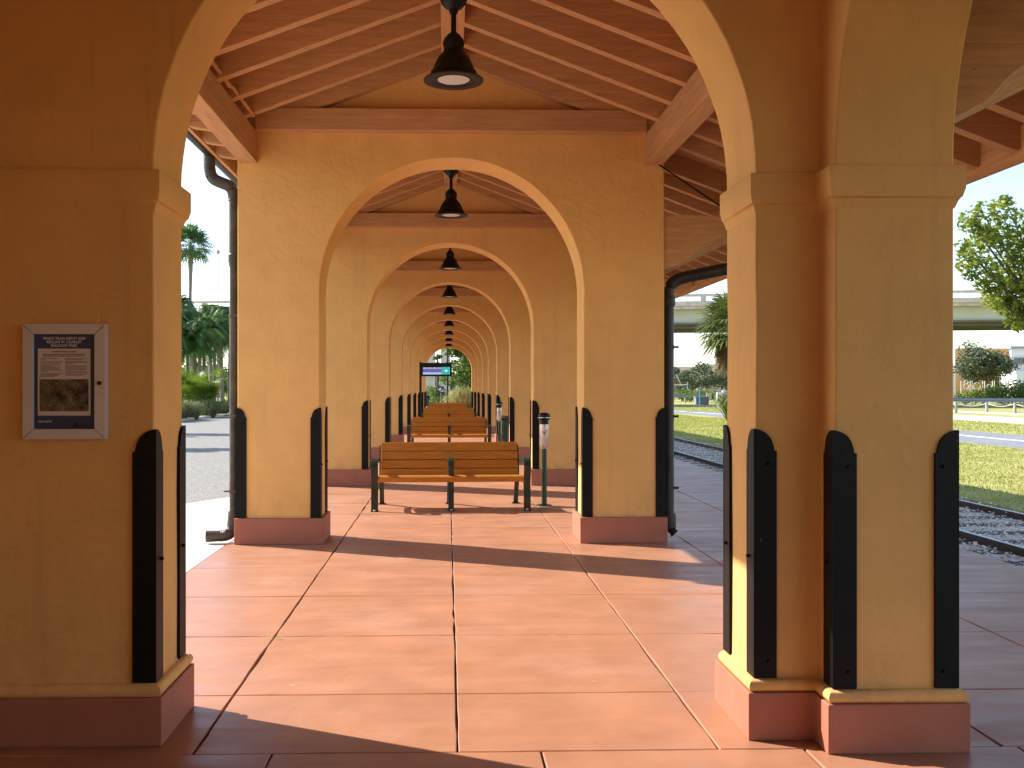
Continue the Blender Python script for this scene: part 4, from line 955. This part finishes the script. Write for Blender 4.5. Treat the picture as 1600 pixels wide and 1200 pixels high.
# --- right of the arcade
x, y = W(1640, 15.6); ft = thing('shade_tree', 'near glossy leaved tree at the right edge of the photo', 'tree', (x+.3, y, -.05))
rr = random.Random(80); blobs = []
def fb(u, v, r, dyy=0): X, Y = W(u, 15.6+dyy); blobs.append((X, Y, Zat(v, 15.6+dyy), r, .85))
for q in ((1515, 345, .22), (1535, 375, .28), (1562, 330, .26), (1570, 312, .13), (1530, 352, .24), (1556, 365, .32, .3), (1585, 380, .34), (1520, 400, .26, -.2), (1543, 420, .30), (1575, 420, .36, .4), (1508, 415, .15), (1538, 445, .17), (1512, 432, .10), (1560, 455, .26), (1590, 445, .34),
          (1550, 470, .17, -.2), (1575, 478, .26), (1600, 470, .34), (1590, 500, .22), (1610, 490, .26), (1608, 345, .28), (1618, 400, .5), (1640, 440, .5), (1660, 380, .6, .5), (1700, 420, .7), (1680, 470, .5), (1620, 380, .5, 1), (1690, 350, .5, -.4), (1740, 400, .6), (1720, 460, .5, .6), (1503, 385, .14), (1528, 322, .12)): fb(*q)
b = MB(); leafcloud(b, rr, blobs, 22000, .050); b.build('crown', M['leaf_ficus'], ft)
b = MB(); X, Y = x+.3, y; b.tube([(X, Y, -.1), (X+.05, Y, 1.2), (X, Y, 2.4), (X-.1, Y, 3.6)], [.16, .13, .11, .06], 10)
for q in blobs[::1]:
    m_ = Vector((X, Y, 2.3)).lerp(Vector(q[:3]), .55)+Vector((0, 0, -.12)); b.tube([(X, Y, 2.1+.8*rr.random()), tuple(m_), q[:3]], [.035, .018, .006], 5)
b.build('trunk', M['bark'], ft, smooth=60)

x, y = W(1147, 45); fanpalm('cabbage_palm', 'shaggy cabbage palm with hanging brown fronds beside the near right pier', x, y, 4.35, 1.6, .17, 90, leaf='leaf_sabal', n=74, fr=.8, petiole=.7)
x, y = W(1150, 44); clump('palm_suckers', 'low green fronds at the foot of the cabbage palm', x, y, 1.3, 1.2, 'leaf_sabal', 200, 91, .03, cat='fronds')
# buildings
bz = 185
def wallbox(b, u0, u1, z, zt_, depth, zb_=0):
    x0, y0 = W(u0, z); x1, y1 = W(u1, z); b.prism([(x0, y0), (x1, y1), (x1+depth*.15, y1+depth), (x0+depth*.15, y0+depth)], 'z', zb_, zt_)
bb = thing('beige_building', 'low beige building behind the trees between the right piers', 'building', (*W(1090, bz), 0))
b = MB(); wallbox(b, 1030, 1089, bz, Zat(573, bz), 30); b.build('wall', M['beige'], bb, fix=True)
b = MB(); wallbox(b, 1089.3, 1230, bz-4, Zat(570, bz), 30); b.build('wall', M['beige'], bb, fix=True)
b = MB(); wallbox(b, 1083, 1089, bz-1, Zat(575, bz), .3, Zat(580, bz)); b.build('window', M['glass'], bb, fix=True)
oz = 150
ob = thing('school_building', 'orange and off white flat roofed building behind the live oak', 'building', (*W(1560, oz), 0))
b = MB(); wallbox(b, 1420, 1579, oz, Zat(544.5, oz), 30); b.build('orange_wall', M['orange'], ob, fix=True)
b = MB(); wallbox(b, 1579.4, 1760, oz-1, Zat(543, oz), 30); b.build('white_wall', M['offwhite'], ob, fix=True)
b = MB(); wallbox(b, 1579, 1762, oz-1.5, Zat(542.6, oz)+.12, 31, Zat(545.5, oz)); b.build('roof_edge', M['galv'], ob, fix=True)
for u0 in (1585, 1592, 1598.6, 1605.2, 1612): b = MB(); wallbox(b, u0, u0+5, oz-1.3, Zat(559.5, oz), .2, Zat(569.5, oz)); b.build('window', M['glass'], ob, fix=True)
b = MB(); wallbox(b, 1587, 1680, oz-8, Zat(579, oz-8), 6); b.build('porch', M['whitepaint'], ob, fix=True)
b = MB(); wallbox(b, 1490.5, 1492.5, oz-2, Zat(545, oz), .6); b.build('corner_pilaster', M['offwhite'], ob, fix=True)
x, y = W(1538, 98); tree('live_oak', 'wide grey green live oak in front of the orange building', 'tree', x, y, 7.0, 3.3, .58, 'leaf_oak', .17, 12000, 100, .2, 14, 34)
# trees before the beige building
for i, (u, z, h_, r_, lb) in enumerate(((1062, 132, 4.6, 2.4, 'left tree of the row before the beige building'), (1082, 138, 5.0, 2.6, 'second tree from the left before the beige building'), (1104, 130, 5.4, 2.9, 'tallest tree before the beige building'), (1127, 134, 5.2, 2.9, 'tree before the beige building, beside the cabbage palm'), (1040, 140, 5, 2.8, 'tree before the beige building, behind the dark downspout'), (1155, 130, 5.5, 3, 'tree before the beige building, behind the near right pier'))):
    x, y = W(u, z); tree('leafy_tree', lb, 'tree', x, y, h_, r_, .55, 'leaf_oak', .2, 2600, 110+i, .15, 5, 14, group='trees before the beige building')
# verge bushes
for i, (u, z, h_, r_, lf) in enumerate(((1502, 90, 1.1, 2.2, 'leaf_bush'), (1525, 88, 1.3, 2.0, 'leaf_bush'), (1548, 86, 1.7, 2.2, 'leaf_bush'), (1570, 84, 2.2, 2.4, 'leaf_mid'), (1590, 82, 2.0, 2.4, 'leaf_bush'), (1610, 82, 2.0, 2.4, 'leaf_mid'), (1060, 108, 1.3, 2.4, 'leaf_bush'), (1083, 106, 1.4, 2.4, 'leaf_bush'), (1106, 104, 1.2, 2.6, 'leaf_mid'), (1128, 102, 1.4, 2.4, 'leaf_bush'))):
    x, y = W(u, z); bush(['low bush at the left end of the hedge beyond the guardrail', 'second low bush of the hedge beyond the guardrail', 'bright bush below the trunk of the live oak', 'tallest dark bush of the hedge beyond the guardrail', 'bright bush near the right edge beyond the guardrail', 'dark bush at the right edge beyond the guardrail',
                         'low bush beside the dark downspout, before the beige building', 'second low bush before the beige building', 'darker low bush behind the blue post', 'low bush behind the grey utility cabinet'][i], x, y, h_, r_, lf, 1500, .13, 130+i, 'bushes along the verge')
# guardrail
def railing(label, P0, P1, zt_, nposts, seed):
    t = thing('guardrail', label, 'guardrail', (P0[0], P0[1], 0)); d = Vector((P1[0]-P0[0], P1[1]-P0[1], 0)); L = d.length; d.normalize(); n_ = Vector((-d.y, d.x, 0))
    b = MB(); p0 = Vector((P0[0], P0[1], 0)); pr = [(-.04, zt_-.31), (.0, zt_-.25), (-.05, zt_-.19), (-.05, zt_-.13), (.0, zt_-.07), (-.04, zt_)]
    for k_, (o_, z_) in enumerate(pr):
        for q in (p0, p0+d*L): c_ = q+n_*o_; b.v.append((c_.x, c_.y, z_))
    for k_ in range(5): b.face([2*k_, 2*k_+1, 2*k_+3, 2*k_+2])
    b.build('rail', M['galv'], t)
    for i in range(nposts):
        q = p0+d*L*(i+.3)/nposts+n_*.12; b = MB(); b.box(q.x-.09, q.x+.09, q.y-.08, q.y+.08, -.1, zt_-.02); b.build('post', M['greypost'], t)
    return t
railing('galvanised guardrail with wooden posts, right, before the hedge', W(1440, 78), W(1720, 72), .70, 9, 1)
railing('galvanised guardrail seen between the right piers behind the blue post', W(1015, 100), W(1112, 102), .78, 4, 2)
# rope fence
rf = thing('rope_fence', 'grey post and rope fence on the verge before the guardrail', 'fence', (*W(1541, 59), 0))
fp_ = [W(u, z) for u, z in ((1445, 60.5), (1493, 60), (1541, 59), (1585, 57.5), (1632, 56), (1680, 54.5))]
for (x, y) in fp_: b = MB(); b.tube([(x, y, -.1), (x, y, .62)], [.095, .085], 8); b.build('post', M['greypost'], rf, smooth=60)
for i in range(len(fp_)-1):
    p0, p1 = Vector((*fp_[i], .55)), Vector((*fp_[i+1], .55)); pts = [tuple(p0.lerp(p1, t_)+Vector((0, 0, -.18*4*t_*(1-t_)))) for t_ in [j/8 for j in range(9)]]
    b = MB(); b.tube(pts, .022, 5); b.build('rope', M['rope'], rf)
# white tube structure over the hedge
wf_ = thing('tube_railing', 'thin white tube railing showing above the hedge before the orange building', 'railing', (*W(1540, 94), 0))
b = MB(); fz = 94
def WP(u, v): X, Y = W(u, fz); return (X, Y, Zat(v, fz))
for u in (1501, 1515.5, 1518.5, 1535, 1538, 1550, 1553, 1562, 1575): b.tube([WP(u, 616), WP(u, 595)], .055 if u in (1501, 1515.5) else .035, 6)
for (cu_, cv, r_) in ((1509, 597, 3), (1509, 603.5, 4), (1526, 603, 5.5), (1545, 604, 3.5)): b.tube([WP(cu_+r_*math.cos(a), cv+r_*math.sin(a)) for a in [i*math.pi/8 for i in range(17)]], .03, 5)
for (a_, b_, c_, d_) in ((1565, 597, 1570, 607), (1575, 597, 1570, 607), (1586, 596, 1576, 596), (1586, 607, 1576, 607), (1501, 607, 1515, 608), (1519, 608, 1536, 608)): b.tube([WP(a_, b_), WP(c_, d_)], .03, 5)
o = b.build('tubes', M['whitepaint'], wf_, smooth=60)
# blue post, cabinets, timber frame
x, y = W(1093, 77); bp = thing('blue_post', 'slim blue marker post standing on the verge between the right piers', 'post', (x, y, 0))
b = MB(); b.tube([(x, y, -.1), (x, y, 1.26)], .05, 10); b.build('post', M['bluepost'], bp, smooth=60)
b = MB(); b.lathe([(.055, 1.24), (.06, 1.26), (.05, 1.32), (.01, 1.34)], x, y, 10); b.build('post_cap', M['bluepost'], bp)
x, y = W(1126, 75); uc = thing('utility_cabinet', 'pale grey utility cabinet on legs beside the cabbage palm', 'utility cabinet', (x, y, 0))
b = MB(); b.box(x-.33, x+.05, y-.15, y+.15, .52, 1.14); b.build('cabinet', M['cabinet'], uc, bevel=.015)
b = MB(); b.box(x-.16, x-.08, y-.19, y-.14, .80, .86); b.build('latch', M['black'], uc)
for dx_ in (-.25, -.12): b = MB(); b.box(x+dx_, x+dx_+.06, y-.05, y+.05, -.1, .52); b.build('leg', M['cabinet'], uc)
b = MB(); b.box(x+.09, x+.32, y-.12, y+.12, .55, 1.30); b.build('meter_box', M['cabinet'], uc, bevel=.015)
b = MB(); b.box(x+.12, x+.22, y-.05, y+.05, -.1, .55); b.build('leg', M['cabinet'], uc)
x, y = W(1093, 90); ub = thing('equipment_block', 'low blue grey concrete block behind the blue post', 'concrete block', (x, y, 0))
b = MB(); b.box(x-.45, x+.75, y-.4, y+.4, -.1, .62); b.build('block', M['path'], ub, bevel=.03)
b = MB(); b.box(x-.50, x+.8, y-.45, y+.45, .62, .68); b.build('lid', M['galv'], ub)
x, y = W(1107, 92); ab = thing('board_sign', 'small tan leaning board right of the blue post', 'board', (x, y, 0))
b = MB(); b.prism([(x-.25, .45), (x+.25, .45), (x+.3, 1.0), (x-.2, 1.0)], 'y', y-.03, y+.03); b.build('panel', M['rope'], ab, fix=True)
b = MB(); b.prism([(x+.3, .4), (x+.5, .4), (x+.38, .95), (x+.30, 1.0)], 'y', y-.2, y+.03); b.build('brace', M['tie'], ab, fix=True)
x, y = W(1063, 120); gt = thing('barrier_gate', 'pale horizontal barrier bar before the trees between the right piers', 'barrier', (x, y, 0))
b = MB(); x0, y0 = W(1040, 120); x1, y1 = W(1074, 120); b.tube([(x0, y0, Zat(601.5, 120)), (x1, y1, Zat(601, 120))], .06, 6); b.build('bar', M['whitepaint'], gt)
b = MB(); b.tube([(x1, y1, -.1), (x1, y1, Zat(597, 120))], .07, 6); b.build('post', M['galv'], gt)
b = MB(); q0 = W(1056, 120); q1 = W(1063, 120); b.tube([(q0[0], q0[1], Zat(585, 120)), (q1[0], q1[1], Zat(599, 120))], .05, 6); b.build('stay', M['rope'], gt)
# distant wood closing the horizon
b = MB(); rr = random.Random(200); blobs = []
for i in range(150):
    a = R(-75+150*i/149); d_ = 330+rr.uniform(-20, 20); blobs.append((d_*math.sin(a), d_*math.cos(a), rr.uniform(1.5, 3.5), rr.uniform(5, 8), .8))
leafcloud(b, rr, blobs, 36000, 1.7); o = b.build('distant_wood', M['leaf_oak']); o['kind'] = 'stuff'; o['label'] = 'far low belt of trees along the horizon'

# leaf litter / tiny debris on the floor joints: a tuft of weed in a joint
b = MB(); rg = random.Random(9)
for i in range(26):
    blade(b, -1.085+rg.uniform(-.02, .06), 5.76+rg.uniform(-.02, .02), rg.uniform(.008, .022), .002, 0)
o = b.build('joint_weed', M['blade']); tag(o, 'tiny green weed in the left floor joint near the sunlit centre', 'weed')
